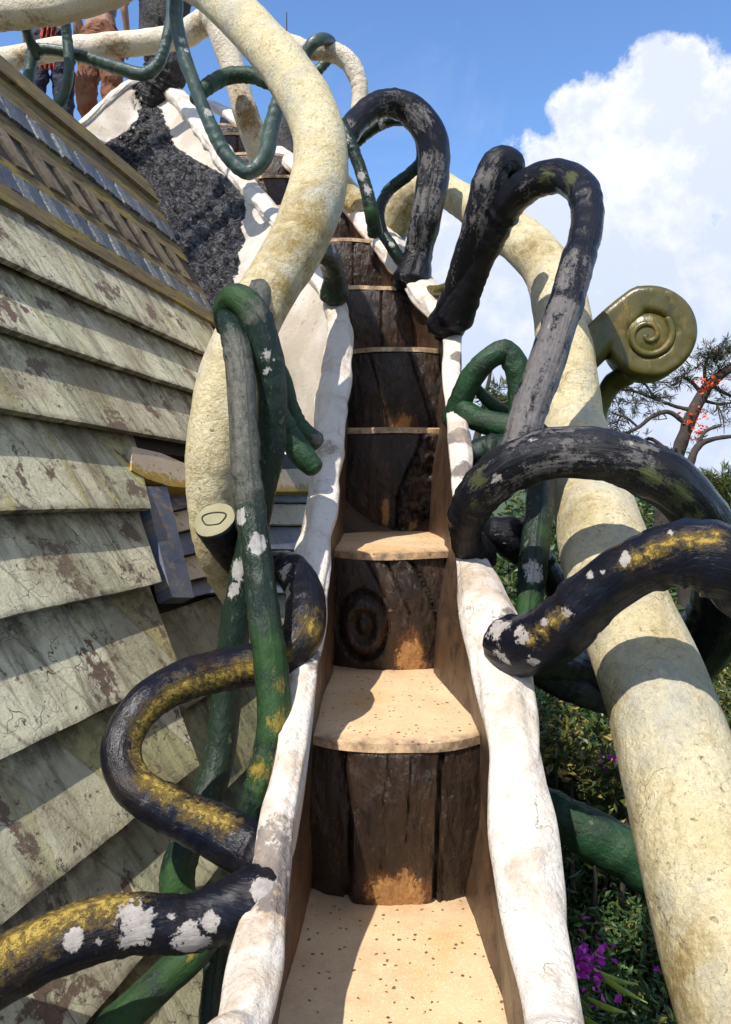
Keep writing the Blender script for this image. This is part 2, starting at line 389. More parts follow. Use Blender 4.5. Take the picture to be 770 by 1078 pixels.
def tube_geo(world_pts, seg=30, lump=.10, groove=.075, flat=1.0, seed=0, caps=(True, True), fine=.22, gfreq=3.0, extra=None, wl=None):
    S = crom(world_pts, lambda r: max(.006, r * fine))
    n = len(S)
    T = []
    for i in range(n):
        a = S[max(i - 1, 0)][0]; b = S[min(i + 1, n - 1)][0]
        T.append((b - a).normalized())
    up = Vector((0, 0, 1))
    if abs(T[0].dot(up)) > .9: up = Vector((0, -1, 0))
    N = (up - T[0] * up.dot(T[0])).normalized()
    verts = []; uvs = []; L = 0; rings = []
    def ring(c, r, N, B, L, Ssq=1):
        idx = []
        for k in range(seg):
            a = 2 * math.pi * k / seg
            ca, sa = math.cos(a), math.sin(a)
            q = c + (N * ca + B * sa) * r
            f1 = .42 / max(r, .02) if wl is None else 1 / wl
            d = 1 + lump * noise.noise(q * f1 + Vector((seed, 0, 0))) + lump * .5 * noise.noise(q * f1 * 2.6 + Vector((0, seed, 3)))
            g_ = noise.noise(Vector((ca * gfreq, sa * gfreq, L * 2.2 + seed * 5)))
            d -= groove * max(0, .35 - abs(g_)) * 2.2
            if extra: d += extra(L, a)
            q = c + (N * ca * flat + B * sa) * r * d
            idx.append(len(verts)); verts.append(q); uvs.append((L, k / seg * 2 * math.pi * max(r, .03)))
        return idx
    cap_steps = 5
    for i in range(n):
        c, r = S[i]
        if i > 0:
            L += (c - S[i - 1][0]).length
            N = (N - T[i] * N.dot(T[i])).normalized()
        B = T[i].cross(N)
        if flat != 1.0:
            upv = Vector((0, 0, 1)); NN = (upv - T[i] * upv.dot(T[i])).normalized(); N = NN; B = T[i].cross(N)
        if i == 0 and caps[0]:
            for j in range(cap_steps, 0, -1):
                a = j / cap_steps * math.pi / 2 * .97
                rings.append(ring(c - T[0] * r * math.sin(a) * .7, r * math.cos(a), N, B, -r * math.sin(a)))
        rings.append(ring(c, r, N, B, L))
        if i == n - 1 and caps[1]:
            for j in range(1, cap_steps + 1):
                a = j / cap_steps * math.pi / 2 * .97
                rings.append(ring(c + T[i] * r * math.sin(a) * .7, r * math.cos(a), N, B, L + r * math.sin(a)))
    faces = []
    for a, b in zip(rings[:-1], rings[1:]):
        for k in range(seg):
            k2 = (k + 1) % seg
            faces.append((a[k], a[k2], b[k2], b[k]))
    faces.append(tuple(reversed(rings[0]))); faces.append(tuple(rings[-1]))
    return verts, faces, uvs

def spots_attrs(verts, spots, names=('ylw', 'wht', 'grn', 'gry', 'drk', 'org')):
    """spots: (channel, px, py, radius_m, strength[, soft])"""
    A = {k: [0.0] * len(verts) for k in names if any(s[0] == k for s in spots)}
    if not spots: return A
    pr = [proj(v) for v in verts]
    for s in spots:
        ch, px, py, rad, st = s[:5]
        best = None
        for v, (x, y) in zip(verts, pr):
            d = math.hypot(x - px, y - py) + v.y * 14
            if best is None or d < best[0]: best = (d, v)
        c = best[1]
        arr = A[ch]
        for i, v in enumerate(verts):
            d = (v - c).length
            if d < rad * 1.6:
                arr[i] = max(arr[i], st * (1 - sstep(rad * .7, rad * 1.6, d)) if ch in ('gry', 'drk') else st * (1 - min(1, d / (rad * 1.6))))
    return A

def W(pts):
    return [(P(a, b, Y), w * .5 * Y / F) for (a, b, Y, w) in pts]

VINES = 0
def run(ch, pts, rad, st):
    out = []
    for (x0, y0), (x1, y1) in zip(pts[:-1], pts[1:]):
        n = max(1, int(math.hypot(x1 - x0, y1 - y0) / 9))
        out += [(ch, lerp(x0, x1, i / n), lerp(y0, y1, i / n), rad, st) for i in range(n)]
    return out
def vine(name, label, cat, mat, pts, spots=(), group=None, parent=None, **kw):
    global VINES
    VINES += 1
    kw.setdefault('seed', VINES * 1.7)
    v, f, uv = tube_geo(W(pts), **kw)
    at = spots_attrs(v, spots)
    o = mesh_obj(name, v, f, M[mat], parent, uvs=uv, attrs=at, origin=None)
    if parent is None: tag(o, label, cat, group)
    return o

# ------------------------------------------------------------------ solids from a grid
def solid(name, grid, off, mat, parent=None, uvs=None, attrs=None, origin=None, smooth=True, sharp=R(45)):
    """grid[i][j] of Vectors, off = Vector or function(i, j, v)"""
    ni, nj = len(grid), len(grid[0])
    verts = [grid[i][j] for i in range(ni) for j in range(nj)]
    m = len(verts)
    back = []
    for i in range(ni):
        for j in range(nj):
            o = off(i, j, grid[i][j]) if callable(off) else off
            back.append(grid[i][j] + o)
    verts = verts + back
    faces = []
    I = lambda i, j: i * nj + j
    for i in range(ni - 1):
        for j in range(nj - 1):
            faces.append((I(i, j), I(i + 1, j), I(i + 1, j + 1), I(i, j + 1)))
            faces.append((m + I(i, j), m + I(i, j + 1), m + I(i + 1, j + 1), m + I(i + 1, j)))
    for i in range(ni - 1):
        faces.append((I(i, 0), m + I(i, 0), m + I(i + 1, 0), I(i + 1, 0)))
        faces.append((I(i, nj - 1), I(i + 1, nj - 1), m + I(i + 1, nj - 1), m + I(i, nj - 1)))
    for j in range(nj - 1):
        faces.append((I(0, j), I(0, j + 1), m + I(0, j + 1), m + I(0, j)))
        faces.append((I(ni - 1, j), m + I(ni - 1, j), m + I(ni - 1, j + 1), I(ni - 1, j + 1)))
    if uvs is not None: uvs = [uvs[i][j] for i in range(ni) for j in range(nj)] * 2
    if attrs is not None: attrs = {k: [a[i][j] for i in range(ni) for j in range(nj)] * 2 for k, a in attrs.items()}
    return mesh_obj(name, verts, faces, mat, parent, origin, uvs, attrs, smooth, sharp)

# ================================================================== STAIRCASE
def interp(table, x):
    if x <= table[0][0]:
        a, b = table[0], table[1]
    elif x >= table[-1][0]:
        a, b = table[-2], table[-1]
    else:
        for a, b in zip(table[:-1], table[1:]):
            if a[0] <= x <= b[0]: break
    t = (x - a[0]) / (b[0] - a[0])
    return [lerp(p, q, t) for p, q in zip(a[1:], b[1:])]

# (py, inner px, outer px, Y)
LR = [(1150, 258, 190, 1.00), (1078, 281, 228, 1.10), (1013, 298, 240, 1.20), (950, 304, 258, 1.29), (900, 306, 266, 1.36), (860, 311, 272, 1.42),
      (813, 320, 286, 1.5), (750, 328, 298, 1.64), (680, 339, 305, 1.8), (600, 349, 308, 2.05), (560, 353, 314, 2.2), (510, 360, 325, 2.42),
      (440, 366, 330, 2.8), (401, 371, 337, 3.05), (350, 373, 344, 3.4), (318, 363, 338, 3.62), (290, 346, 320, 3.9), (255, 322, 295, 4.35),
      (225, 300, 274, 4.75), (188, 266, 240, 5.35), (150, 238, 212, 5.95), (115, 212, 186, 6.5), (95, 190, 164, 6.9)]
RR = [(1150, 563, 636, 1.00), (1078, 549, 618, 1.10), (1013, 536, 608, 1.2), (950, 524, 599, 1.29), (900, 517, 592, 1.36), (860, 513, 586, 1.42),
      (813, 510, 579, 1.5), (750, 504, 570, 1.64), (700, 498, 560, 1.75), (660, 488, 548, 1.85), (620, 481, 530, 1.98), (590, 479, 515, 2.1),
      (540, 477, 498, 2.3), (480, 473, 498, 2.6), (440, 470, 492, 2.9), (400, 466, 485, 3.1), (350, 463, 488, 3.5), (330, 447, 482, 3.7),
      (300, 421, 464, 3.95), (275, 403, 442, 4.2), (250, 384, 421, 4.5), (222, 358, 392, 4.9), (192, 320, 352, 5.45), (166, 289, 315, 6.0),
      (145, 264, 286, 6.5), (125, 237, 258, 7.0), (112, 215, 235, 7.4)]
def rim_world(tab, side):
    pts = []
    for (py, xi, xo, Y) in tab:
        a = P(xi, py, Y); b = P(xo, py, Y)
        pts.append(((a + b) / 2, abs(a.x - b.x) / 2))
    return pts
LW = rim_world(LR, -1); RW = rim_world(RR, 1)
# first points repeated downwards (towards and past the photographer's feet)
def extend(ptsw):
    p, r = ptsw[0]
    return [(p + Vector((0, -.75, -.52)), r)] + [(p + Vector((0, -.35, -.25)), r)] + ptsw
LW = extend(LW); RW = extend(RW)
stair = empty('staircase', (0.05, 0.2, 0), 'steep concrete stair with speckled treads, dark brown risers and white wavy parapets', 'staircase')
LWc = LW + [(P(166, 88, 7.0), .07), (P(150, 86, 6.95), .05), (P(130, 92, 6.8), .05), (P(108, 111, 6.6), .05), (P(78, 138, 6.4), .05), (P(30, 166, 6.3), .05), (P(-60, 196, 6.2), .05)]
v, f, uv = tube_geo(LWc, seg=40, lump=.22, groove=.20, flat=.72, seed=3.1, fine=.25, wl=.24, gfreq=1.3)
at = spots_attrs(v, [('ylw', 303, 960, .10, .9), ('drk', 290, 900, .05, .9), ('drk', 296, 880, .04, .8), ('drk', 292, 930, .05, .8), ('drk', 335, 700, .04, .8), ('ylw', 320, 820, .05, .6), ('drk', 340, 470, .05, .7)])
o = mesh_obj('parapet_rim', v, f, M['white'], stair, uvs=uv, attrs=at); o['label'] = 'white rounded rim of the left parapet, winding up to the landing'
v, f, uv = tube_geo(RW, seg=40, lump=.18, groove=.16, flat=.58, seed=8.3, fine=.25, wl=.28, gfreq=1.2)
at = spots_attrs(v, [('drk', 545, 660, .06, .9), ('drk', 562, 690, .05, .9), ('drk', 486, 380, .05, 1), ('drk', 492, 460, .07, 1), ('drk', 497, 500, .06, 1), ('drk', 488, 350, .05, 1), ('ylw', 495, 600, .05, .7), ('ylw', 500, 640, .05, .6), ('ylw', 440, 330, .08, .6)])
o = mesh_obj('parapet_rim', v, f, M['white'], stair, uvs=uv, attrs=at); o['label'] = 'white rounded rim of the right parapet, bleached by sun'

def at_Y(tabw, Y):
    for (a, ra), (b, rb) in zip(tabw[:-1], tabw[1:]):
        if a.y <= Y <= b.y:
            t = (Y - a.y) / (b.y - a.y); return a.lerp(b, t), lerp(ra, rb, t)
    return (tabw[0] if Y < tabw[0][0].y else tabw[-1])

# steps: (front Y, tread z rel. eye, left px at front edge, right px) ; px None -> from rims
STEPS = [(.25, -1.70, -.20, .26), (.70, -1.335, -.20, .26), (1.15, -.967, None, None), (1.80, -.596, None, None), (2.42, -.232, None, None), (3.27, .200, None, None), (3.62, .592, None, None),
         (4.02, .975, None, None), (4.45, 1.35, None, None), (4.92, 1.71, None, None), (5.40, 2.08, None, None), (5.88, 2.44, None, None), (6.36, 2.80, None, None), (6.80, 3.08, None, None)]
NOSE = {1.15: (-.19, .25), 1.80: (-.124, .267), 2.42: (-.1, .276), 3.27: (-.085, .345), 3.62: (-.075, .37)}
def edgeX(Y):
    lc, lr_ = at_Y(LW, Y); rc, rr = at_Y(RW, Y)
    return lc, rc
def span(Y):
    ks = sorted(NOSE)
    if Y <= ks[0]: return NOSE[ks[0]]
    if Y <= ks[-1]:
        for a, b in zip(ks[:-1], ks[1:]):
            if a <= Y <= b:
                t = (Y - a) / (b - a); return (lerp(NOSE[a][0], NOSE[b][0], t), lerp(NOSE[a][1], NOSE[b][1], t))
    lc, rc = edgeX(Y)
    t = sstep(3.62, 4.1, Y)
    return (lerp(-.075, lc.x, t), lerp(.37, rc.x, t))

def riser_disp(k, s, t):
    """s 0..1 left-right, t 0..1 bottom-top; returns depth displacement in metres towards the viewer, and roughness extra"""
    d = 0
    def groove(line, w, dep):
        return -dep * 1.25 * max(0, 1 - abs(line) / w)
    n1 = nz(s * 3 + k * 7, t * 1.2, k)
    if k == 3:     # lowest visible riser: three planks
        d += groove(s - (.235 + .03 * math.sin(t * 3) - .03 * t), .022, .022)
        d += groove(s - (.735 - .04 * (1 - t)), .020, .022)
        if s < .235: d -= .010
        elif s > .735: d -= .006
        d += groove(s - (.40 + .05 * t + .02 * nz(t * 4, 1, 1)), .012, .006) * (1 if .2 < t else 0)
        d += groove(s - (.52 + .06 * t), .012, .006) * (1 if .45 < t < .95 else 0)
    elif k == 4:   # knot and sweeping grooves
        dx, dy = (s - .27) / .17, (t - .42) / .26
        r = math.hypot(dx, dy)
        if r < 1.3: d += .012 * math.cos(r * 9) * (1 - sstep(.9, 1.3, r)) + groove(r - 1.08, .1, .014)
        cur = s - (.83 - .30 * max(0, t - .35) ** 1.6 * 1.6)
        d += groove(cur, .022, .016)
        if cur > 0: d -= .010
        d += groove(s - (.62 - .40 * max(0, t - .5)), .014, .012) * (1 if t > .5 else 0)
        d += groove(s - (.50 - .45 * max(0, t - .5)), .012, .010) * (1 if t > .55 else 0)
    elif k == 5:   # rough stone patch right
        edge = .50 + .22 * sstep(.3, 1, t)
        if s > edge and s < .985:
            q = Vector((s * 9, t * 9, 3))
            d += .020 + .030 * noise.noise(q) + .018 * noise.noise(q * 2.3)
        d += groove(s - edge, .016, .012)
    elif k == 6:
        d += groove(s - (.22 + .22 * (1 - t)), .014, .012) + groove(s - (.60 + .26 * (1 - t)), .014, .012)
    else:
        d += groove(s - (.62 + .05 * math.sin(k)), .018, .014) + groove(s - (.25 + .06 * t), .014, .010)
    d += .012 * n1 + .006 * nz(s * 12, t * 5, k * 3) + .003 * nz(s * 40, t * 12, k)
    return d

for k, (Y, z, _a, _b) in enumerate(STEPS):
    xl, xr = span(Y)
    Yn = STEPS[k + 1][0] if k + 1 < len(STEPS) else Y + 1.6
    zprev = STEPS[k - 1][1] if k > 0 else z - .37
    # tread: grid across, from front lip to beyond next riser
    nx, ny = 40, 16
    g = []; dk = []; eg = []
    for i in range(nx + 1):
        s = i / nx; row = []; drow = []; erow = []
        for j in range(ny + 1):
            t = j / ny
            yy = lerp(Y, Yn + .03, t)
            l2, r2 = span(yy) if Y < 6.7 else (lerp(xl, xl - .2, t), lerp(xr, xr - .1, t))
            x = lerp(l2 - .02, r2 + .02, s)
            bow = -.085 * (1 - abs(2 * s - 1) ** 2.4) * (1 - t)
            zz = z + EYE + .004 * nz(x * 6, yy * 6, k) - (.006 if j == 0 else 0)
            row.append(Vector((x, yy + bow + .006 * nz(x * 8, k, 1) * (1 - t), zz)))
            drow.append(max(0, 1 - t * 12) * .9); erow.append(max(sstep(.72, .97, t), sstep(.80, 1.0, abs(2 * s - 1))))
        g.append(row); dk.append(drow); eg.append(erow)
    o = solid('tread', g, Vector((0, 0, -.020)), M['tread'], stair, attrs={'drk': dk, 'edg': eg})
    # riser (below this tread)
    nx, ny = 84, 64
    yb = Y + .006
    xl2, xr2 = xl - .02, xr + .02
    if k >= 2 and k <= 6: pass
    g = []; og = []
    for i in range(nx + 1):
        s = i / nx; row = []; orow = []
        for j in range(ny + 1):
            t = j / ny
            lean = .05 * (1 - t)
            zz = lerp(zprev + EYE - .02, z + EYE - .012, t)
            bow = -.085 * (1 - abs(2 * s - 1) ** 2.4)
            rd = .014 * sstep(.95, 1, t) + .02 * sstep(.1, 0, t) * 0
            row.append(Vector((lerp(xl2, xr2, s), yb + bow * (.85 + .15 * t) - .02 * math.sin(t * math.pi) + rd - riser_disp(k, s, t) * sstep(1.0, .93, t), zz)))
            wc = {3: (.50, .12, .30, .26), 4: (.62, .15, .20, .35), 5: (.40, .22, .07, .26), 6: (.55, .12, .22, .26)}.get(k, (.5, .1, .2, .2))
            a_ = max(0, 1 - math.hypot((s - wc[0]) / wc[2], (t - wc[1]) / wc[3]))
            if k == 5: a_ = max(a_, .8 * max(0, 1 - math.hypot((s - .66) / .14, (t - .08) / .16)))
            orow.append(min(1, a_ * (1.35 if k in (3, 4, 5) else 1.15)) if 2 < k < 7 else 0)
        g.append(row); og.append(orow)
    solid('riser', g, Vector((0, .12, 0)), M['riser'], stair, attrs={'org': og})

# inner side walls from tread level up under the rims
for side, TW in ((-1, LW), (1, RW)):
    g = []; og = []
    Ys = [.15 + i * (6.9 - .15) / 130 for i in range(131)]
    for Y in Ys:
        c, r = at_Y(TW, Y)
        xl, xr = span(Y)
        # level of the lower tread here
        zt = STEPS[0][1] - .4
        for (yy, z, _1, _2) in STEPS:
            if Y >= yy: zt = z
        zlow = STEPS[0][1] - .4
        for q, (yy, z, _1, _2) in enumerate(STEPS):
            if Y >= yy - .08: zlow = STEPS[max(0, q - 1)][1]
        zb = zlow + EYE - .06
        x0 = (xl - .004) if side < 0 else (xr + .004)
        top = c.z + .0
        xin = c.x - side * (-0) + (-side) * r * .72
        row = []; orow = []
        n = 14
        for j in range(n + 1):
            t = j / n
            x = lerp(x0, xin, t ** 1.3) + .008 * nz(Y * 5, t * 3, side)
            row.append(Vector((x, Y, lerp(zb, max(top, zb + .05), t)))); orow.append((1.0 * max(0, 1 - abs(t - .15) * 1.7)) * (1.0 if Y < 1.75 else .75))
        g.append(row); og.append(orow)
    o = solid('inner_wall', g, Vector((side * .05, 0, 0)), M['inner'], stair, attrs={'org': og})
    o['label'] = 'brown and orange stained inner face of the %s parapet' % ('left' if side < 0 else 'right')

# outer flank of right parapet and underside body
g = []
for i in range(101):
    Y = .15 + i * (7.3 - .15) / 100
    c, r = at_Y(RW, Y)
    row = []
    for j in range(13):
        t = j / 12
        row.append(Vector((c.x + r * .78 - .10 * t + .03 * nz(Y * 2, t * 2, 5), Y + .05 * t, c.z - .01 - .75 * t)))
    g.append(row)
o = solid('outer_flank', g, Vector((-.05, 0, 0)), M['inner'], stair)
o['label'] = 'dark outer face below the right parapet'
# soffit body
g = []
for i in range(61):
    Y = .15 + i * (6.8 - .15) / 60
    a, ra = at_Y(LW, Y); b, rb = at_Y(RW, Y)
    row = [Vector((lerp(a.x - .02, b.x, s), Y, lerp(a.z, b.z, s) - .62 - .12 * math.sin(s * math.pi))) for s in [q / 8 for q in range(9)]]
    g.append(row)
solid('soffit', g, Vector((0, 0, .05)), M['inner'], stair)
# supporting pillar under the stair
v, f, uv = tube_geo([(Vector((.08, 2.6, -.1)), .30), (Vector((.08, 2.7, 2.0)), .22), (Vector((.08, 2.9, 4.0)), .20), (Vector((.1, 3.2, 5.1)), .28)], seg=24, lump=.15, seed=4)
mesh_obj('support_pillar', v, f, M['bark'], stair, uvs=uv)

# left flank: white outer face of the parapet turning to black rock higher up
LF = [q for q in LWc if q[0].y > 1.0]
S = crom([(p, r) for p, r in LWc[2:]], lambda r: .028)
g = []; dg = []
NT_ = 84
for i, (c, r) in enumerate(S):
    a = S[max(i - 1, 0)][0]; b = S[min(i + 1, len(S) - 1)][0]
    tdir = (b - a); tdir.z = 0; tdir.normalize()
    out = Vector((-tdir.y, tdir.x, 0))       # to the left of travel
    row = []; drow = []
    up = sstep(3.2, 4.6, c.y)
    depth = lerp(.55, 1.5, sstep(3.7, 5.0, c.y))
    for j in range(NT_ + 1):
        t = j / NT_
        slope = lerp(.16, .34, up)
        bulge = .10 * up * math.sin(t * math.pi)
        q = c + out * (r * .55 + slope * depth * t + bulge) + Vector((0, 0, -r * .3 - depth * t))
        px, py = proj(q)
        # which part is black rock: broad wedge left of the white strip
        dk = 0
        if up > 0:
            # boundary of the white plaster as seen running down the flank
            def xb(y):  # right-hand boundary of the rock
                T_ = [(80, 160), (100, 162), (112, 168), (125, 174), (140, 180), (155, 186), (168, 205), (185, 238), (200, 258), (230, 257), (260, 254), (300, 250), (330, 245)]
                return interp(T_, y)[0]
            def xa(y):  # left-hand boundary
                T_ = [(80, 138), (100, 142), (122, 146), (138, 134), (150, 113), (165, 100), (330, 100)]
                return interp(T_, y)[0]
            inside = min(xb(py) - px, px - xa(py))
            dk = sstep(-6, 5, inside)
            # a white tongue between the two dark runs
            tong = (py < 150) and (px > 166 and px < 178 + (py - 85) * .1) and py < 112
            if tong: dk *= .1
        rough = dk
        nq = q * 11
        disp = 1.5 * rough * (.05 * noise.noise(nq) + .07 * (.35 - abs(noise.noise(nq * 1.7))) + .05 * (.3 - abs(noise.noise(nq * 3.1)))) + .015 * noise.noise(q * 3)
        q = q + (out * .8 + Vector((0, 0, .2))) * disp
        row.append(q); drow.append(dk)
    g.append(row); dg.append(drow)
o = solid('outer_flank', g, lambda i, j, v: Vector((.05, .04, 0)), M['rock'], stair, attrs={'drk': dg}, sharp=None)
o['label'] = 'outer face of the left parapet, white plaster turning into rough black rock'
# landing slab at the top
g = [[Vector((lerp(-4.6, -1.1, i / 6), lerp(7.0, 9.4, j / 6), EYE + 3.16 + .01 * nz(i, j, 2))) for j in range(7)] for i in range(7)]
land = solid('landing', g, Vector((0, 0, -.22)), M['tread'], stair, attrs={'drk': [[0] * 7 for _ in range(7)], 'edg': [[0] * 7 for _ in range(7)]})
g = [[Vector((lerp(-3.6, -1.4, i / 6), lerp(7.3, 9.2, j / 6), EYE + 2.82)) for j in range(7)] for i in range(7)]
solid('landing_pier', g, Vector((0, 0, -8.4)), M['bark'], stair)

# ================================================================== HOUSE ON THE LEFT
VPx, VPy = 550.0, 528.0
d = Vector(((VPx - CX) / F, 1, (HZ - VPy) / F)).normalized()
beta = R(25)
hor = Vector((d.x, d.y, 0)).normalized()
side_r = Vector((hor.y, -hor.x, 0))       # to the right
n_ = (side_r * math.cos(beta) + Vector((0, 0, 1)) * math.sin(beta)).normalized()
n_ = (n_ - d * n_.dot(d)).normalized()
w_ = d.cross(n_).normalized()
if w_.z < 0: w_ = -w_
KP = -1.12
EYEV = Vector((0, 0, EYE))
def hit(px, py, n=n_, k=KP):
    r = Vector(((px - CX) / F, 1, (HZ - py) / F))
    return EYEV + r * (k / n.dot(r))
O_ = hit(0, 500)
def uv_of(p): q = p - O_; return q.dot(d), q.dot(w_)
def UV(u, v, off=0.0): return O_ + d * u + w_ * v + n_ * off
def v_at(py): return uv_of(hit(0, py))[1]
house = empty('timber_clad_house', (-2.6, 2.6, 0), 'weathered cream clapboard house beside the stair with mossy roof boards and small tiles', 'house')

def plank(name, u0, u1, v0, v1, tb, tt, mat, wob=.006, thick=.03, frame=None, nu=60, nv=8, extra_attr=None, slant=None, gap=None):
    """front face from v0 (bottom) to v1 (top). tb/tt = how far proud at bottom/top; u0,u1 may be functions of v"""
    fu0 = u0 if callable(u0) else (lambda v: u0)
    fu1 = u1 if callable(u1) else (lambda v: u1)
    Fm = frame or UV
    nn = n_ if frame is None else frame.n
    g = []; uvg = []; dk = []
    sd = random.random() * 50
    for i in range(nu + 1):
        row = []; ur = []; dr = []
        for j in range(nv + 1):
            t = j / nv; v = lerp(v0, v1, t)
            u = lerp(fu0(v), fu1(v), i / nu)
            vv = v + wob * nz(u * 3.0, sd, j * .15) + wob * .35 * nz(u * 14, sd, 2)
            off = lerp(tb, tt, t) + wob * .5 * nz(u * 2, v * 3, sd)
            row.append(Fm(u, vv, off)); ur.append((u + sd, v)); dr.append(sstep(.45, .95, t) * .9 + sstep(.07, .0, t) * .9)  # last value: mask for the shade painted at board top and bottom
        g.append(row); uvg.append(ur); dk.append(dr)
    rb = random.random()
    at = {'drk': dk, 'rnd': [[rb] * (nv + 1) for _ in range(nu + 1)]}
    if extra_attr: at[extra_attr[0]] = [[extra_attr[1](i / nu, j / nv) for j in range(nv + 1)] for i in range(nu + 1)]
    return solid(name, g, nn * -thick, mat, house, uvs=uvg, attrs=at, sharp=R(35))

edges = [216, 285, 356, 441, 546, 656, 800, 966, 1165, 1420]
vs = [v_at(y) for y in edges]
U_LO = -1.3
# right-hand end of the main boards, following the slanted corner
CT = sorted([(b_[1], b_[0]) for b_ in [uv_of(hit(x, y, n_, KP + .05)) for (x, y) in [(150, 440), (154, 470), (160, 545), (172, 620), (188, 695), (213, 820), (240, 950), (270, 1090)]]])
def u_corner(v):
    return interp(CT, v)[0]
u_far = uv_of(hit(236, 380))[0]
for i in range(len(vs) - 1):
    top, bot = vs[i], vs[i + 1]
    py = edges[i + 1]
    lap = .025
    if py < 450: ue = u_far
    else: ue = u_corner
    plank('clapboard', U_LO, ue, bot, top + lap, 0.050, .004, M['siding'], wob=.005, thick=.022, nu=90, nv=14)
# backing wall behind the boards
vsplit = v_at(452)
g = [[UV(lerp(U_LO, u_far - .02, i / 10), lerp(vsplit, vs[0] + .02, j / 10), -.012) for j in range(11)] for i in range(11)]
solid('wall', g, n_ * -.12, M['dark'], house)
g = [[UV(lerp(U_LO, u_corner(lerp(vs[-1] - 2.5, vsplit, j / 10)) - .01, i / 10), lerp(vs[-1] - 2.5, vsplit, j / 10), -.012) for j in range(11)] for i in range(11)]
solid('wall', g, n_ * -.12, M['dark'], house)
# roof band
broof = R(27)
n2 = (side_r * math.cos(broof) + Vector((0, 0, 1)) * math.sin(broof)); n2 = (n2 - d * n2.dot(d)).normalized()
w2 = d.cross(n2).normalized()
if w2.z < 0: w2 = -w2
O2 = hit(0, 214)
K2 = n2.dot(O2 - EYEV)
class Fr:
    n = n2
    def __call__(s, u, v, off=0.0): return O2 + d * u + w2 * v + n2 * off
FR = Fr()
def hit2(px, py): 
    p = hit(px, py, n2, K2); q = p - O2; return q.dot(d), q.dot(w2)
e0 = hit2(150, 186); e1 = hit2(228, 335)
def u_roof(v): return e0[0] + (v - e0[1]) * (e1[0] - e0[0]) / (e1[1] - e0[1])
def v2(py): return hit2(0, py)[1]
rows = [(62, 80, 'roofboard', .022, 0), (80, 102, 'roofboard', .008, 0), (102, 120, 'tile', .0, 0), (120, 138, 'roofboard', .010, 0),
        (138, 165, 'loz', .0, 0), (165, 177, 'roofboard', .010, 0), (177, 198, 'tile', .0, 0), (198, 217, 'roofboard', .026, 0)]
# roof deck
g = [[FR(lerp(U_LO, u_roof(v2(lerp(217, 62, j / 10))) - .01, i / 10), lerp(v2(217), v2(62), j / 10), -.01) for j in range(11)] for i in range(11)]
solid('roof_deck', g, n2 * -.08, M['roofboard'], house)
for (ya, yb_, kind, off, _) in rows:
    va, vb = v2(yb_), v2(ya)
    if kind == 'roofboard':
        plank('roof_board', U_LO, u_roof, va, vb, off, off - .006, M['roofboard'], wob=.005, thick=.02, frame=FR, nu=90, nv=5)
    elif kind == 'tile':
        h = vb - va; wd = h * .72
        verts = []; faces = []; rnd = []; uvs = []
        u = U_LO
        while u < u_roof((va + vb) / 2) - wd:
            u1 = u + wd * .82
            tw = random.uniform(-.004, .004)
            jt = random.uniform(-.004, .004); rr = (int(u / wd) % 2) * .75 + random.random() * .25
            b0 = len(verts)
            q = [(u + .004, va + jt), (u1, va + jt), (u1, vb + jt), (u + .004, vb + jt)]
            for z_ in (0, 1):
                for a_, (uu, vv) in enumerate(q):
                    verts.append(FR(uu, vv, (.014 + tw + (.006 if a_ < 2 else 0)) if z_ == 0 else -.012)); rnd.append(rr); uvs.append((uu, vv))
            faces += [(b0, b0 + 1, b0 + 2, b0 + 3), (b0 + 7, b0 + 6, b0 + 5, b0 + 4)]
            for a_ in range(4):
                b_ = (a_ + 1) % 4; faces.append((b0 + a_, b0 + 4 + a_, b0 + 4 + b_, b0 + b_))
            u += wd
        mesh_obj('tile_row', verts, faces, M['tile'], house, uvs=uvs, attrs={'rnd': rnd}, smooth=False)
    else:
        h = vb - va; verts = []; faces = []; uvs = []
        plank('roof_board', U_LO, u_roof, va, vb, .004, .004, M['dark'], wob=.002, thick=.012, frame=FR, nu=60, nv=3)
        u = U_LO + .05; wd = h * 1.25
        while u < u_roof(va) - wd:
            b0 = len(verts)
            q = [(u, vb - .004), (u + wd * .52, vb + .003), (u + wd * .92, va + .002), (u + wd * .40, va - .003)]
            tw = random.uniform(0, .008)
            for z_ in (0, 1):
                for (uu, vv) in q:
                    verts.append(FR(uu, vv, .014 + tw * .5 if z_ == 0 else .002)); uvs.append((uu, vv))
            faces += [(b0, b0 + 1, b0 + 2, b0 + 3), (b0 + 7, b0 + 6, b0 + 5, b0 + 4)]
            for a_ in range(4):
                b_ = (a_ + 1) % 4; faces.append((b0 + a_, b0 + 4 + a_, b0 + 4 + b_, b0 + b_))
            u += wd
        mesh_obj('lozenge_row', verts, faces, M['lozenge'], house, uvs=uvs, smooth=False)
# roof continues over the back
g = [[FR(lerp(U_LO, u_roof(v2(62)), i / 8), v2(62), .0) + Vector((-1, .2, -.35)) * (2.4 * j / 8) for j in range(9)] for i in range(9)]
solid('roof', g, Vector((0, 0, -.06)), M['roofboard'], house, uvs=[[(i * .3, j * .3) for j in range(9)] for i in range(9)])

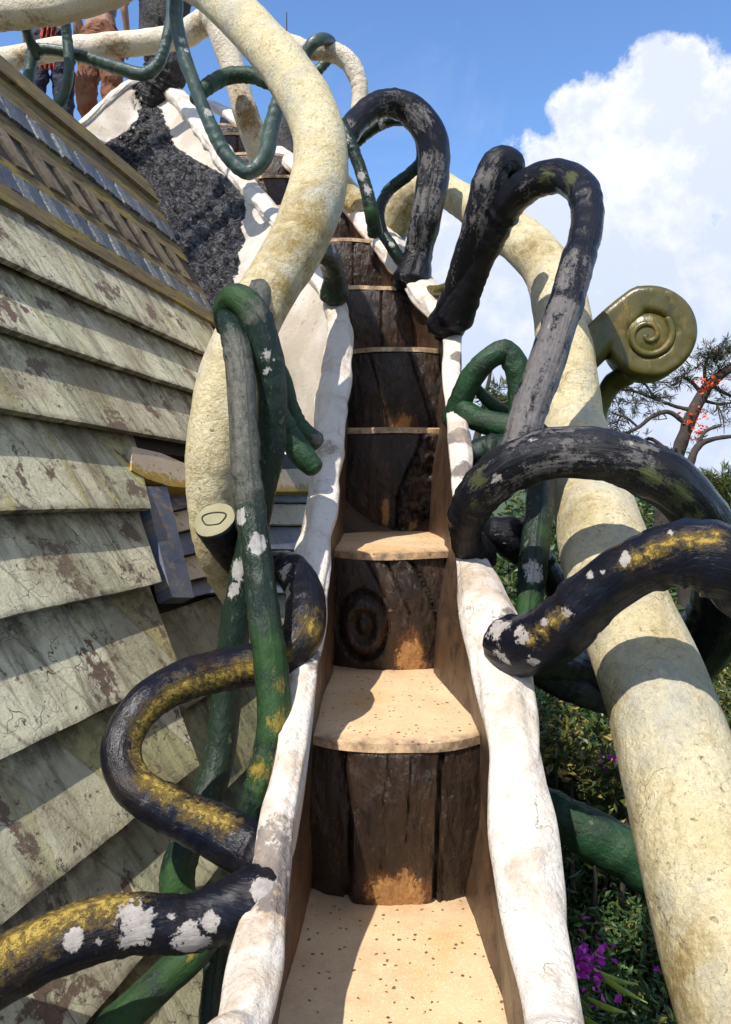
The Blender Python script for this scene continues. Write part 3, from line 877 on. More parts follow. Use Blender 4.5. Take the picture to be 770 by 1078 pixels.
# second, recessed stretch of wall behind the vines
REC = -.045
u_end = uv_of(hit(345, 520))[0] + .25
edges2 = [640, 722, 826, 955, 1100, 1300]
def uv_r(px, py):
    p = hit(px, py, n_, KP + REC); return uv_of(p)
vs2 = [uv_r(240, y)[1] for y in [630, 716, 824, 950, 1100, 1300]]
for i in range(len(vs2) - 1):
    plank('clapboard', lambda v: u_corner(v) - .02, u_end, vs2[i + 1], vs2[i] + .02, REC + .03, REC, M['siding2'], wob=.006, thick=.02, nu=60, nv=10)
g = [[UV(lerp(u_corner(lerp(vs2[-1] - 2.5, uv_r(240, 462)[1], j / 14)) - .05, u_end, i / 10), lerp(vs2[-1] - 2.5, uv_r(240, 462)[1], j / 14), REC - .03) for j in range(15)] for i in range(11)]
solid('wall', g, n_ * -.10, M['dark'], house)
# pelmet board above the louvre, with a sagging lower edge
pa = uv_of(hit(139, 470)); pb_ = uv_of(hit(205, 488)); pc = uv_of(hit(340, 497))
g = []; uvg = []; yg = []
for i in range(61):
    px = lerp(139, 342, i / 60)
    ty = interp([(139, 470), (170, 477), (200, 490), (250, 496), (345, 492)], px)[0]
    by = interp([(139, 495), (155, 504), (180, 512), (205, 514), (250, 518), (345, 517)], px)[0]
    row = []; ur = []; yr = []
    for j in range(9):
        y = lerp(by, ty, j / 8); q = hit(px, y, n_, KP + .035)
        row.append(q); ur.append(uv_of(q)); yr.append(max(0, 1 - j / 4.5))
    g.append(row); uvg.append(ur); yg.append(yr)
solid('pelmet_board', g, n_ * -.07, M['tanboard'], house, uvs=uvg, attrs={'ylw': yg})
# leaning blue corner board
g = []; uvg = []
for i in range(31):
    t = i / 30; row = []; ur = []
    for j in range(5):
        x = lerp(152, 181, t) + lerp(0, 24, j / 4) ; y = lerp(512, 629, t) + 2 * nz(i * .3, j, 3)
        q = hit(x, y, n_, KP + .03); row.append(q); ur.append(uv_of(q))
    g.append(row); uvg.append(ur)
solid('corner_board', g, n_ * -.05, M['blueboard'], house, uvs=uvg)
# louvre slats
slats = [(519, 536, 'blueboard', 0), (539, 560, 'tanboard', 0), (563, 586, 'blueboard', 1), (589, 614, 'tanboard', 1), (616, 632, 'blueboard', 2)]
louvre = None
for (ya, yb_, mt, q_) in slats:
    g = []; uvg = []
    for i in range(41):
        px = lerp(170 + (ya - 519) * .25, 345, i / 40)
        bend = 12 * max(0, 1 - abs(px - 170) / 50)      # left ends kick down
        row = []; ur = []
        for j in range(4):
            y = lerp(yb_, ya, j / 3) + bend - 8 + 1.0 * nz(px * .05, ya, 1)
            q = hit(px, y, n_, KP + REC + lerp(.04, .01, j / 3)); row.append(q); ur.append((uv_of(q)[0] + ya, uv_of(q)[1]))
        g.append(row); uvg.append(ur)
    solid('louvre_slat', g, n_ * -.02, M[mt], house, uvs=uvg)
# body of the house behind
g = [[Vector((lerp(-6.0, -1.95, i / 4), lerp(.2, 4.6, j / 4), EYE - .9)) for j in range(5)] for i in range(5)]
solid('wall', g, Vector((0, 0, -4.8)), M['siding2'], house, uvs=[[(i, j) for j in range(5)] for i in range(5)])
g = [[UV(lerp(U_LO, u_end, i / 6), vs[-1] - .05, -.02) + Vector((-.9 * j / 4, 0, -.1 * j / 4)) for j in range(5)] for i in range(7)]
solid('wall', g, Vector((0, 0, -4.0)), M['siding2'], house, uvs=[[(i, j) for j in range(5)] for i in range(7)])

# ================================================================== CREAM RAILS
rail = empty('cream_branch_rail', P(240, 640, 2.2), 'thick cream branch-shaped rail curving up over the left parapet, with a sawn stub', 'branch rail')
vine('branch', None, None, 'cream', [(243, 640, 2.24, 8), (236, 615, 2.2, 26), (226, 570, 2.13, 44), (224, 510, 2.1, 56), (229, 455, 2.1, 62), (241, 400, 2.15, 64), (262, 345, 2.25, 62), (288, 298, 2.4, 60), (316, 250, 2.55, 62), (334, 198, 2.7, 62), (338, 155, 2.8, 58), (325, 112, 2.95, 56), (297, 67, 3.1, 52), (258, 24, 3.3, 48), (215, -15, 3.5, 46), (150, -50, 3.7, 46)],
     [('ylw', 330, 230, .12, 1), ('ylw', 318, 255, .12, 1), ('ylw', 340, 215, .10, .9), ('ylw', 300, 300, .12, .8), ('ylw', 285, 340, .1, .6), ('ylw', 235, 600, .08, .6)], parent=rail, seg=40, lump=.05, groove=.015)
v, f, uv = tube_geo(W([(262, 610, 2.15, 22), (246, 585, 2.05, 34), (232, 560, 1.98, 42), (226, 549, 1.95, 45)]), seg=30, lump=.05, caps=(True, False), seed=2)
o = mesh_obj('sawn_stub', v, f, M['black'], rail, uvs=uv); o['label'] = 'short dark stub with a flat pale sawn end'
# flat end disc with a carved smile-like ring
cen = P(226, 547.5, 1.95); axis = (P(226, 549, 1.95) - P(232, 560, 1.98)).normalized()
axis = (axis + Vector((0, -.25, .1))).normalized()
A1 = Vector((1, 0, 0)); A1 = (A1 - axis * A1.dot(axis)).normalized(); A2 = axis.cross(A1)
g = []
for i in range(25):
    a = 2 * math.pi * i / 24; row = []
    for j in range(9):
        r = .053 * (j / 8) * (1 + .05 * nz(math.cos(a) * 2, math.sin(a) * 2, 1))
        row.append(cen + (A1 * math.cos(a) + A2 * math.sin(a)) * r + axis * (.006 - .006 * (j / 8) ** 4))
    g.append(row)
mesh = solid('sawn_face', g, axis * -.014, M['cutend'], o)
v, f, uv = tube_geo([(cen + A1 * (math.cos(a) * (.030 + .004 * math.sin(3 * a))) + A2 * (math.sin(a) * (.022 + .003 * math.cos(2 * a))) + axis * .0062, .0012) for a in [R(100 + 19 * q) for q in range(20)]], seg=8, lump=.2, seed=1)
mesh_obj('growth_ring', v, f, M['dark'], o, uvs=uv)

vine('cream_branch_rail', 'thickest cream roughcast rail sweeping down the right side to the bottom edge', 'branch rail', 'cream',
     [(408, 262, 4.7, 30), (414, 235, 4.6, 38), (430, 207, 4.5, 40), (455, 195, 4.35, 34), (482, 208, 4.2, 34), (515, 232, 3.95, 42), (550, 254, 3.75, 50), (577, 284, 3.55, 54), (591, 330, 3.35, 58), (598, 390, 3.1, 62), (605, 450, 2.9, 66), (625, 530, 2.4, 82), (648, 620, 2.0, 98), (680, 700, 1.8, 108), (700, 758, 1.68, 116), (732, 870, 1.5, 130), (762, 980, 1.36, 142), (795, 1090, 1.25, 155), (840, 1220, 1.12, 170)],
     [('ylw', 560, 262, .10, .8), ('ylw', 420, 230, .14, .9), ('ylw', 575, 400, .08, .7), ('ylw', 655, 800, .10, .9), ('ylw', 672, 880, .10, .9), ('ylw', 690, 960, .10, .9), ('ylw', 710, 1040, .10, .8), ('ylw', 640, 750, .08, .9), ('ylw', 600, 540, .08, .6), ('ylw', 520, 240, .08, .5)], seg=56, lump=.06, groove=.025, fine=.16)
vine('cream_branch', 'short mossy cream branch ending on the far right parapet behind the large pipe bend', 'branch', 'cream',
     [(335, 150, 4.9, 20), (350, 180, 4.85, 24), (368, 205, 4.8, 26), (388, 228, 4.75, 26), (398, 246, 4.7, 22)], [('ylw', 375, 215, .1, 1), ('ylw', 360, 195, .1, 1)], seg=24)
vine('cream_branch', 'fat cream branch crossing the top left corner in front of the two visitors', 'branch', 'creampale',
     [(-60, 18, 4.6, 40), (0, 12, 4.6, 38), (60, 6, 4.5, 36), (120, -10, 4.4, 32), (180, -40, 4.3, 30)], [('ylw', 40, 20, .1, .6), ('ylw', 5, 22, .1, .6)], seg=30)
vine('cream_branch', 'thin weathered branch running level behind the legs of the visitors', 'branch', 'creampale',
     [(-40, 70, 6.0, 24), (10, 62, 6.0, 24), (60, 52, 6.0, 24), (110, 48, 6.0, 25), (155, 44, 6.0, 25), (195, 36, 5.9, 26), (222, 16, 5.8, 28), (240, -10, 5.8, 28)], [('ylw', 120, 52, .12, 1), ('ylw', 30, 60, .12, 1), ('ylw', 210, 28, .1, .8)], seg=24)
vine('cream_branch', 'upright cream strut leaning behind the large pipe and crossed by a dark vine', 'branch', 'creampale',
     [(222, 12, 4.9, 26), (233, 35, 4.9, 28), (246, 75, 4.9, 27), (258, 115, 4.9, 27), (270, 152, 5.0, 27), (276, 170, 5.1, 25)], [('ylw', 262, 125, .12, 1), ('ylw', 255, 100, .1, .7)], seg=26)
vine('cream_branch', 'thin cream branch arching down to the right below the lightning rod', 'branch', 'creampale',
     [(268, 20, 4.4, 22), (292, 40, 4.4, 21), (320, 52, 4.4, 20), (348, 54, 4.4, 20), (368, 66, 4.4, 20), (379, 92, 4.4, 18), (377, 122, 4.4, 17), (370, 150, 4.45, 16)], [('ylw', 340, 56, .08, .8)], seg=24)
# lightning rod
v, f, uv = tube_geo([(P(302, 46, 4.4), .004), (P(302, 34, 4.4), .0035), (P(302, 13, 4.4), .0025)], seg=8, lump=0, groove=0)
rod = empty('lightning_rod', P(302, 46, 4.4), 'thin dark rod standing upright on the arching branch against the sky', 'rod')
mesh_obj('mast', v, f, M['dark'], rod, uvs=uv)
v, f, uv = tube_geo([(P(302, 45, 4.4), .009), (P(302, 42, 4.4), .009)], seg=10, lump=0, groove=0)
mesh_obj('collar', v, f, M['dark'], rod, uvs=uv)

# ================================================================== BLACK VINES
G_L = 'painted concrete vines of the left balustrade'; G_R = 'painted concrete vines of the right balustrade'; G_T = 'painted concrete vines high on the stair'
vine('black_vine', 'S-shaped navy black vine with mustard lichen, looping out to the left and back', 'vine', 'black',
     [(268, 612, 2.0, 30), (285, 598, 1.98, 34), (308, 602, 1.92, 38), (321, 628, 1.84, 42), (318, 668, 1.77, 46), (290, 694, 1.74, 46), (245, 703, 1.72, 46), (195, 716, 1.66, 44), (152, 742, 1.6, 42), (128, 784, 1.55, 42), (138, 824, 1.51, 43), (178, 852, 1.49, 48), (225, 874, 1.48, 54), (262, 893, 1.46, 58), (278, 904, 1.435, 56)],
     run('ylw', [(300, 690), (262, 702), (225, 716), (190, 728), (165, 745), (148, 770), (146, 795), (156, 818), (180, 836), (210, 852), (245, 870)], .032, 1.0) + [('ylw', 330, 660, .05, .9), ('ylw', 334, 640, .04, .9), ('wht', 300, 600, .04, .9), ('wht', 302, 625, .03, .9)], G_L, seg=40, fine=.14, lump=.05, groove=.03)
vine('black_vine', 'thick black vine with large peeled pale patches entering from the bottom left edge', 'vine', 'black',
     [(280, 944, 1.325, 68), (262, 950, 1.31, 70), (228, 963, 1.29, 60), (195, 973, 1.27, 56), (150, 972, 1.25, 60), (105, 977, 1.23, 64), (60, 992, 1.21, 66), (10, 1016, 1.19, 68), (-40, 1046, 1.17, 70), (-110, 1090, 1.15, 70)],
     [('wht', 150, 970, .045, 1), ('wht', 148, 985, .035, 1), ('wht', 195, 980, .04, 1), ('wht', 205, 992, .03, 1), ('wht', 240, 955, .03, 1), ('wht', 275, 938, .035, 1), ('wht', 180, 965, .02, .9), ('wht', 82, 988, .025, .9), ('wht', 38, 990, .02, 1), ('wht', 103, 990, .015, 1), ('wht', 218, 970, .02, 1), ('wht', 283, 960, .03, .9),
      ] + run('ylw', [(0, 1000), (30, 980), (70, 960), (110, 950), (140, 946)], .045, 1.0), G_L, seg=44, fine=.13, lump=.08, groove=.05)
slit = lambda L, a: -.14 * max(0, 1 - abs(a - 4.3 - .25 * math.sin(L * 5)) / .16) * (1 if .25 < L < 1.1 else 0)
vine('black_vine', 'weathered black vine hooping high over the cream rail, split along its underside', 'vine', 'blackgrey',
     [(502, 586, 2.14, 44), (490, 562, 2.06, 36), (497, 532, 2.0, 46), (525, 500, 1.94, 52), (570, 480, 1.9, 56), (622, 477, 1.87, 56), (675, 492, 1.86, 60), (718, 520, 1.88, 60), (748, 560, 1.94, 56), (762, 610, 2.02, 58), (755, 655, 2.12, 64), (720, 692, 2.25, 62), (665, 708, 2.3, 54), (610, 702, 2.2, 44), (565, 692, 2.0, 40), (540, 685, 1.85, 36)],
     [('ylw', 505, 505, .05, .9), ('ylw', 690, 500, .05, .9), ('ylw', 715, 520, .06, .9), ('ylw', 735, 545, .05, .9), ('gry', 560, 475, .08, .6), ('gry', 610, 465, .08, .6), ('gry', 660, 478, .08, .6), ('gry', 520, 510, .07, .6), ('ylw', 662, 520, .03, 1), ('wht', 520, 500, .035, .9), ('wht', 663, 466, .03, .9), ('wht', 560, 462, .03, .7), ('ylw', 500, 530, .04, .8)], G_R, seg=40, fine=.15, extra=slit)
vine('black_vine', 'glossy black vine crossing before the cream rail, yellow streaked, leaving at the right edge', 'vine', 'black',
     [(537, 677, 1.745, 62), (550, 682, 1.7, 64), (582, 668, 1.64, 66), (612, 640, 1.6, 62), (645, 612, 1.57, 62), (685, 590, 1.53, 66), (728, 582, 1.5, 74), (770, 596, 1.48, 84), (825, 640, 1.5, 86), (880, 710, 1.6, 84), (905, 800, 1.75, 78), (890, 900, 1.95, 70), (830, 970, 2.15, 62), (740, 1000, 2.3, 54)],
     [('wht', 525, 660, .05, .95), ('wht', 530, 690, .04, .9), ('wht', 545, 665, .04, .9), ('wht', 622, 606, .018, 1), ('wht', 636, 602, .014, 1), ('wht', 658, 590, .018, 1), ('wht', 640, 588, .012, .9), ('wht', 673, 563, .018, 1), ('wht', 705, 560, .015, .9), ('wht', 562, 695, .02, .9), ('wht', 595, 645, .022, .9), ('wht', 573, 652, .018, .9),
      ] + run('ylw', [(560, 672), (580, 655), (600, 640)], .022, .95) + run('ylw', [(660, 592), (690, 578), (720, 566), (765, 568)], .024, .95), G_R, seg=40, fine=.14)
wr = lambda L, a: (.07 * math.sin(L * 95) * max(0, 1 - abs(L - .42) / .13))
ob = vine('black_vine', 'silvery black vine arching up from the right parapet and down across the cream rail', 'vine', 'blackgrey',
     [(480, 334, 3.38, 40), (500, 288, 3.25, 30), (518, 248, 3.15, 32), (536, 214, 3.05, 36), (562, 192, 2.95, 36), (592, 186, 2.85, 36), (614, 202, 2.75, 36), (618, 235, 2.65, 34), (609, 275, 2.55, 36), (594, 325, 2.45, 38), (578, 375, 2.35, 40), (562, 420, 2.25, 40), (550, 458, 2.18, 38), (538, 495, 2.15, 36)],
     [('gry', 606, 285, .09, .7), ('gry', 590, 335, .10, .9), ('gry', 575, 380, .10, .9), ('gry', 560, 425, .10, .9), ('gry', 545, 470, .08, .8), ('gry', 560, 200, .07, .5), ('ylw', 575, 185, .06, .9), ('ylw', 600, 190, .06, .9), ('wht', 585, 390, .05, .7), ('wht', 575, 345, .05, .6), ('ylw', 615, 240, .05, .6)], G_R, seg=36, fine=.14, extra=wr)
vine('black_vine', 'hooked black vine with a rounded knuckle top leaning beside the silvery arching one', 'vine', 'blackgrey',
     [(470, 344, 3.47, 42), (482, 310, 3.35, 34), (493, 275, 3.25, 36), (504, 238, 3.15, 36), (513, 200, 3.1, 36), (523, 174, 3.08, 34), (537, 170, 3.1, 28), (543, 185, 3.14, 22), (541, 205, 3.14, 20)],
     [('gry', 512, 195, .09, .7), ('gry', 500, 240, .09, .6), ('gry', 490, 280, .09, .5)], G_R, seg=34)
vine('black_vine', 'glossy black vine forming a tall hoop on the upper right parapet', 'vine', 'blackgrey',
     [(434, 296, 3.95, 44), (440, 268, 3.95, 32), (447, 235, 3.9, 33), (455, 195, 3.9, 34), (457, 158, 3.9, 33), (446, 130, 3.9, 33), (425, 112, 3.9, 32), (400, 110, 3.85, 28), (380, 123, 3.8, 26), (366, 142, 3.75, 25), (355, 165, 3.75, 22)],
     [('gry', 450, 175, .10, .7), ('gry', 447, 215, .10, .8), ('gry', 440, 250, .09, .7), ('gry', 440, 125, .08, .7), ('gry', 415, 108, .08, .6)], G_T, seg=32)
vine('olive_vine', 'small olive root joining the feet of two black vines on the right parapet', 'vine', 'gold',
     [(428, 300, 4.0, 10), (445, 306, 3.9, 13), (462, 306, 3.7, 12), (475, 300, 3.6, 10)], (), G_T, seg=16)

# ================================================================== GREEN VINES, LEFT
vine('green_vine', 'grey green vine arching from the parapet to the knuckle over the cream rail', 'vine', 'green',
     [(352, 310, 3.52, 32), (352, 290, 3.45, 24), (345, 270, 3.3, 25), (325, 263, 3.1, 26), (303, 270, 2.85, 27), (284, 290, 2.5, 29), (272, 312, 2.25, 30), (266, 335, 2.1, 30)],
     [('gry', 310, 262, .1, 1), ('gry', 285, 285, .1, 1), ('gry', 275, 305, .08, 1), ('wht', 340, 262, .03, 1), ('wht', 352, 262, .03, 1)], G_L, seg=30)
vine('green_vine', 'dark glossy green vine twisting from a mossy knuckle down behind the black S curve', 'vine', 'green',
     [(238, 345, 2.02, 22), (238, 325, 1.98, 28), (250, 314, 1.94, 32), (268, 332, 1.92, 36), (280, 370, 1.92, 36), (286, 415, 1.93, 34), (284, 465, 1.94, 34), (275, 520, 1.95, 33), (264, 575, 1.96, 32), (252, 630, 1.96, 32), (244, 690, 1.95, 32), (237, 750, 1.92, 32), (226, 815, 1.86, 32), (205, 870, 1.78, 34), (188, 915, 1.7, 38), (190, 950, 1.62, 36), (212, 975, 1.5, 28)],
     [('grn', 240, 320, .07, 1), ('grn', 250, 312, .06, 1), ('gry', 262, 325, .04, .9), ('wht', 281, 375, .03, .8), ('wht', 283, 390, .02, .9), ('wht', 248, 600, .04, 1), ('wht', 245, 620, .03, 1), ('ylw', 255, 640, .05, .9), ('grn', 190, 925, .06, 1)], G_L, seg=32, fine=.18)
vine('green_vine', 'straight green vine with two white spots crossing in front of the black S curve', 'vine', 'green',
     [(238, 332, 1.96, 20), (246, 352, 1.9, 28), (253, 390, 1.86, 31), (256, 440, 1.82, 31), (259, 490, 1.79, 32), (265, 545, 1.76, 34), (272, 600, 1.72, 34), (279, 655, 1.68, 35), (286, 710, 1.65, 36), (289, 760, 1.62, 36), (282, 800, 1.6, 36), (270, 840, 1.58, 32), (262, 870, 1.57, 26)],
     [('gry', 250, 380, .08, 1), ('gry', 252, 420, .08, 1), ('gry', 256, 460, .08, 1), ('gry', 250, 500, .07, .9), ('wht', 250, 532, .035, 1), ('wht', 252, 545, .03, 1), ('wht', 272, 570, .032, 1.05), ('wht', 270, 577, .02, 1), ('grn', 285, 690, .08, 1), ('grn', 290, 750, .08, 1), ('ylw', 298, 760, .05, .9), ('ylw', 272, 810, .05, .9), ('ylw', 295, 720, .04, .8), ('grn', 278, 820, .06, 1)], G_L, seg=34, fine=.16)
vine('green_vine', 'short dark green shoot, the upper of two resting on the left parapet', 'vine', 'greenbright',
     [(288, 385, 2.35, 20), (298, 400, 2.38, 20), (304, 425, 2.4, 20), (315, 450, 2.42, 22), (332, 465, 2.42, 22)], [('wht', 335, 462, .03, .9)], G_L, seg=24)
vine('green_vine', 'short dark green shoot, the lower of two resting on the left parapet', 'vine', 'greenbright',
     [(282, 420, 2.25, 22), (294, 438, 2.28, 24), (304, 458, 2.3, 26), (318, 478, 2.3, 27), (330, 492, 2.3, 22)], (), G_L, seg=24)
vine('green_vine', 'bright mossy green vine slanting out of the bottom edge below the peeled black one', 'vine', 'green',
     [(240, 955, 1.52, 26), (218, 985, 1.5, 34), (190, 1015, 1.47, 36), (155, 1048, 1.43, 36), (115, 1085, 1.38, 38), (70, 1130, 1.3, 40)],
     [('grn', 190, 1010, .07, 1), ('grn', 160, 1040, .07, 1), ('grn', 130, 1070, .07, 1), ('ylw', 200, 1000, .03, .8)], G_L, seg=28)
vine('green_vine', 'nearly black upright vine at the bottom edge against the left parapet', 'vine', 'green',
     [(232, 985, 1.6, 26), (226, 1020, 1.58, 24), (222, 1060, 1.55, 24), (220, 1120, 1.5, 26)], (), G_L, seg=22)

# ================================================================== GREEN VINES, TOP
vine('teal_vine', 'thin blue green vine hanging in a hook from the top edge over the rock', 'vine', 'teal',
     [(186, -20, 4.5, 15), (186, 20, 4.5, 15), (193, 55, 4.5, 15), (206, 92, 4.5, 15), (222, 132, 4.5, 15), (240, 165, 4.5, 16), (262, 181, 4.5, 17), (279, 165, 4.5, 18), (286, 135, 4.5, 18), (295, 105, 4.5, 17), (308, 88, 4.5, 14), (328, 80, 4.55, 12), (346, 62, 4.55, 11), (352, 50, 4.5, 10)],
     [('wht', 192, 42, .03, 1), ('wht', 197, 52, .025, 1), ('wht', 220, 118, .035, 1)], G_T, seg=24)
vine('teal_vine', 'dark vine looped once around the thin arching branch under the sky', 'vine', 'teal',
     [(308, 88, 4.4, 12), (318, 72, 4.3, 12), (325, 52, 4.25, 13), (336, 42, 4.25, 13), (347, 42, 4.35, 11), (352, 52, 4.45, 10)], (), G_T, seg=20)
vine('teal_vine', 'dark green vine running level across the upright strut', 'vine', 'greenbright',
     [(206, 105, 4.55, 14), (218, 92, 4.6, 17), (238, 81, 4.7, 18), (262, 79, 4.7, 17), (285, 87, 4.65, 16), (305, 97, 4.6, 14)], (), G_T, seg=22)
vine('teal_vine', 'teal branch forking beside the dark trousered visitor and running right to the bark trunk', 'vine', 'teal',
     [(30, 92, 4.9, 13), (32, 70, 4.9, 13), (36, 54, 4.9, 13), (58, 53, 4.9, 12), (88, 60, 4.9, 13), (120, 70, 4.9, 14), (150, 78, 4.9, 14), (166, 68, 4.9, 13), (175, 45, 4.9, 12), (181, 15, 4.9, 12), (182, -20, 4.9, 12)], (), G_T, seg=22)
vine('teal_vine', 'short teal twig rising from the fork to the fat cream branch', 'vine', 'teal',
     [(38, 60, 4.9, 11), (32, 42, 4.85, 11), (26, 25, 4.75, 11), (20, 8, 4.7, 11)], (), G_T, seg=18)
vine('teal_vine', 'teal upright between the two visitors, curling left at its foot', 'vine', 'teal',
     [(68, 12, 4.75, 10), (71, 40, 4.8, 11), (73, 70, 4.8, 11), (69, 95, 4.85, 11), (58, 114, 4.9, 11), (44, 126, 5.0, 10)], (), G_T, seg=20)
vine('teal_vine', 'white flecked green vine leaning down onto the upper right parapet', 'vine', 'green',
     [(360, 130, 3.7, 12), (366, 142, 3.68, 13), (376, 168, 3.66, 14), (385, 196, 3.65, 14), (391, 222, 3.65, 16), (395, 245, 3.7, 17)],
     [('wht', 366, 148, .03, .9), ('wht', 382, 185, .04, .9), ('wht', 387, 200, .04, .9), ('grn', 392, 225, .05, 1)], G_T, seg=22)
vine('teal_vine', 'thin green vine curling inside the tall black hoop', 'vine', 'green',
     [(360, 168, 4.1, 10), (375, 150, 4.1, 13), (392, 135, 4.1, 14), (415, 126, 4.1, 13), (435, 130, 4.1, 13), (443, 148, 4.1, 12), (443, 170, 4.1, 12), (428, 186, 4.1, 13), (410, 200, 4.1, 13), (400, 220, 4.05, 12), (402, 242, 4.0, 12), (413, 260, 3.95, 13), (423, 275, 3.95, 13)],
     [('wht', 402, 132, .03, .9), ('wht', 412, 258, .03, .8), ('wht', 398, 205, .03, .7)], G_T, seg=20)

# ================================================================== GREEN VINES, RIGHT
vine('green_vine', 'bright green hoop springing from the right parapet behind the silvery vine', 'vine', 'greenbright',
     [(482, 440, 2.96, 36), (486, 420, 2.92, 26), (498, 396, 2.88, 26), (515, 377, 2.85, 25), (533, 371, 2.85, 26), (545, 390, 2.85, 28), (549, 420, 2.85, 28), (548, 450, 2.85, 28)],
     [('wht', 546, 400, .05, .9)], G_R, seg=26)
vine('green_vine', 'green root running level from the foot of the bright green hoop', 'vine', 'greenbright',
     [(488, 432, 2.9, 24), (505, 442, 2.85, 26), (530, 448, 2.8, 28), (560, 455, 2.75, 28)], (), G_R, seg=24)
vine('green_vine', 'thin light green twig crossing inside the bright green hoop', 'vine', 'greenbright',
     [(500, 405, 2.95, 10), (512, 420, 2.95, 13), (530, 433, 2.95, 14), (550, 442, 2.95, 12)], (), G_R, seg=18)
vine('green_vine', 'very dark green root mass below the bright hoop', 'vine', 'green',
     [(498, 478, 2.7, 26), (515, 474, 2.7, 34), (540, 476, 2.65, 38), (565, 490, 2.6, 36)], (), G_R, seg=26)
vine('green_vine', 'upright dark green vine with a white blister, inside the weathered black hoop', 'vine', 'green',
     [(566, 455, 2.45, 26), (568, 495, 2.35, 28), (567, 540, 2.25, 30), (562, 590, 2.15, 31), (557, 635, 2.08, 29), (552, 680, 2.0, 28)],
     [('wht', 560, 595, .032, 1.1), ('wht', 562, 606, .03, 1.1), ('grn', 556, 640, .07, 1), ('grn', 575, 560, .04, .8)], G_R, seg=30)
vine('black_vine', 'dark brown root lying behind the crossing of the two black vines', 'vine', 'blackgrey',
     [(520, 560, 2.3, 36), (545, 570, 2.32, 46), (575, 600, 2.35, 30), (600, 640, 2.35, 30), (640, 690, 2.3, 40)], (), G_R, seg=26)
vine('green_vine', 'stout green branch end between the right parapet and the thick cream rail', 'vine', 'greenbright',
     [(560, 838, 1.95, 30), (585, 856, 1.92, 44), (615, 874, 1.9, 50), (650, 893, 1.88, 54), (700, 925, 1.86, 58), (760, 975, 1.84, 60)], [('wht', 622, 866, .008, 1)], G_R, seg=30)
vine('black_vine', 'near black branch under the black hoop, running behind the thick cream rail', 'vine', 'black',
     [(560, 705, 2.05, 26), (600, 722, 2.15, 34), (640, 738, 2.25, 30), (690, 760, 2.3, 26)], (), G_R, seg=24)

# ================================================================== SPIRAL VOLUTE
vol = empty('spiral_volute', P(632, 470, 3.3), 'olive gold fern-head scroll curled behind the thick cream rail', 'scroll ornament')
VC = P(682, 356, 3.2); VX = Vector((1, -.22, 0)).normalized(); VZ = Vector((0, 0, 1)); VN = VX.cross(VZ).normalized()  # towards viewer = -Y
if VN.y > 0: VN = -VN
pxm = 3.2 / F
def vp(x, y, o): return VC + VX * (x * pxm) + VZ * (-y * pxm) + VN * o
# ribbon: stem from lower left, over the top, spiralling in
path = [(-66, 92, 30), (-58, 55, 31), (-47, 20, 31), (-36, -4, 31)]
pts = []
for (x, y, w) in [(-52, 66, 34), (-44, 34, 34), (-33, 8, 34), (-22, -14, 34)]:
    pass
sp = [(-92, 46, 36), (-74, 26, 36), (-52, 4, 36), (-32, -16, 34)]
for q in range(0, 50):
    t = q / 49; a = R(112) - t * R(300)
    rc = 36 - 3.5 * math.sin(math.pi * min(1, t * 1.6)) - 3 * t; wd = lerp(29, 22, min(1, t * 2))
    sp.append((math.cos(a) * rc, -math.sin(a) * rc, wd))
g = []
cr_ = crom([(Vector((x, y, 0)), w) for (x, y, w) in sp], lambda r: 2.0)
for i, (c, w) in enumerate(cr_):
    a = cr_[max(i - 1, 0)][0]; b = cr_[min(i + 1, len(cr_) - 1)][0]
    tn = (b - a).normalized(); nn = Vector((-tn.y, tn.x, 0))
    row = []
    for j in range(11):
        s_ = -1 + 2 * j / 10
        p2 = c + nn * s_ * w * .5
        row.append(vp(p2.x, p2.y, .13 - .016 * abs(s_) ** 6 + .003 * nz(p2.x * .1, p2.y * .1, 2)))
    g.append(row)
solid('scroll_band', g, lambda i, j, v: -VN * (.13 + (v - VC).dot(VN) * .7), M['gold'], vol, sharp=R(50))
g = []
for i in range(61):
    a = 2 * math.pi * i / 60
    g.append([vp(-4 + math.cos(a) * r_, math.sin(a) * r_ + 3, .118 + .022 * (1 - (r_ / 27) ** 2) - .03 * (r_ / 27) ** 10) for r_ in [.5, 5, 10, 15, 20, 24, 26, 27]])
solid('scroll_eye', g, -VN * .14, M['gold'], vol)
rp = []
for q in range(40):
    t = q / 39; a = R(40) - t * R(560); rc = lerp(25.5, 3, t ** .8)
    rp.append((vp(-4 + math.cos(a) * rc, -math.sin(a) * rc + 3, .115 + .022 * (1 - (rc / 27) ** 2)), lerp(.017, .010, t)))
v, f, uv = tube_geo(rp, seg=12, lump=.1, groove=0, fine=.6)
mesh_obj('spiral_ridge', v, f, M['gold'], vol, uvs=uv)
v, f, uv = tube_geo(W([(660, 395, 3.25, 24), (644, 405, 3.3, 22), (634, 425, 3.32, 17), (632, 450, 3.32, 16), (634, 480, 3.32, 20), (640, 520, 3.35, 26)]), seg=20, lump=.05)
mesh_obj('stem', v, f, M['gold'], vol, uvs=uv)
# back disc
g = []
for i in range(41):
    a = 2 * math.pi * i / 40
    g.append([vp(math.cos(a) * r_, math.sin(a) * r_ + 1, .035 - .02 * (r_ / 49) ** 6) for r_ in [1, 8, 14, 20, 26, 31, 34]])
solid('scroll_disc', g, -VN * .05, M['gold'], vol)

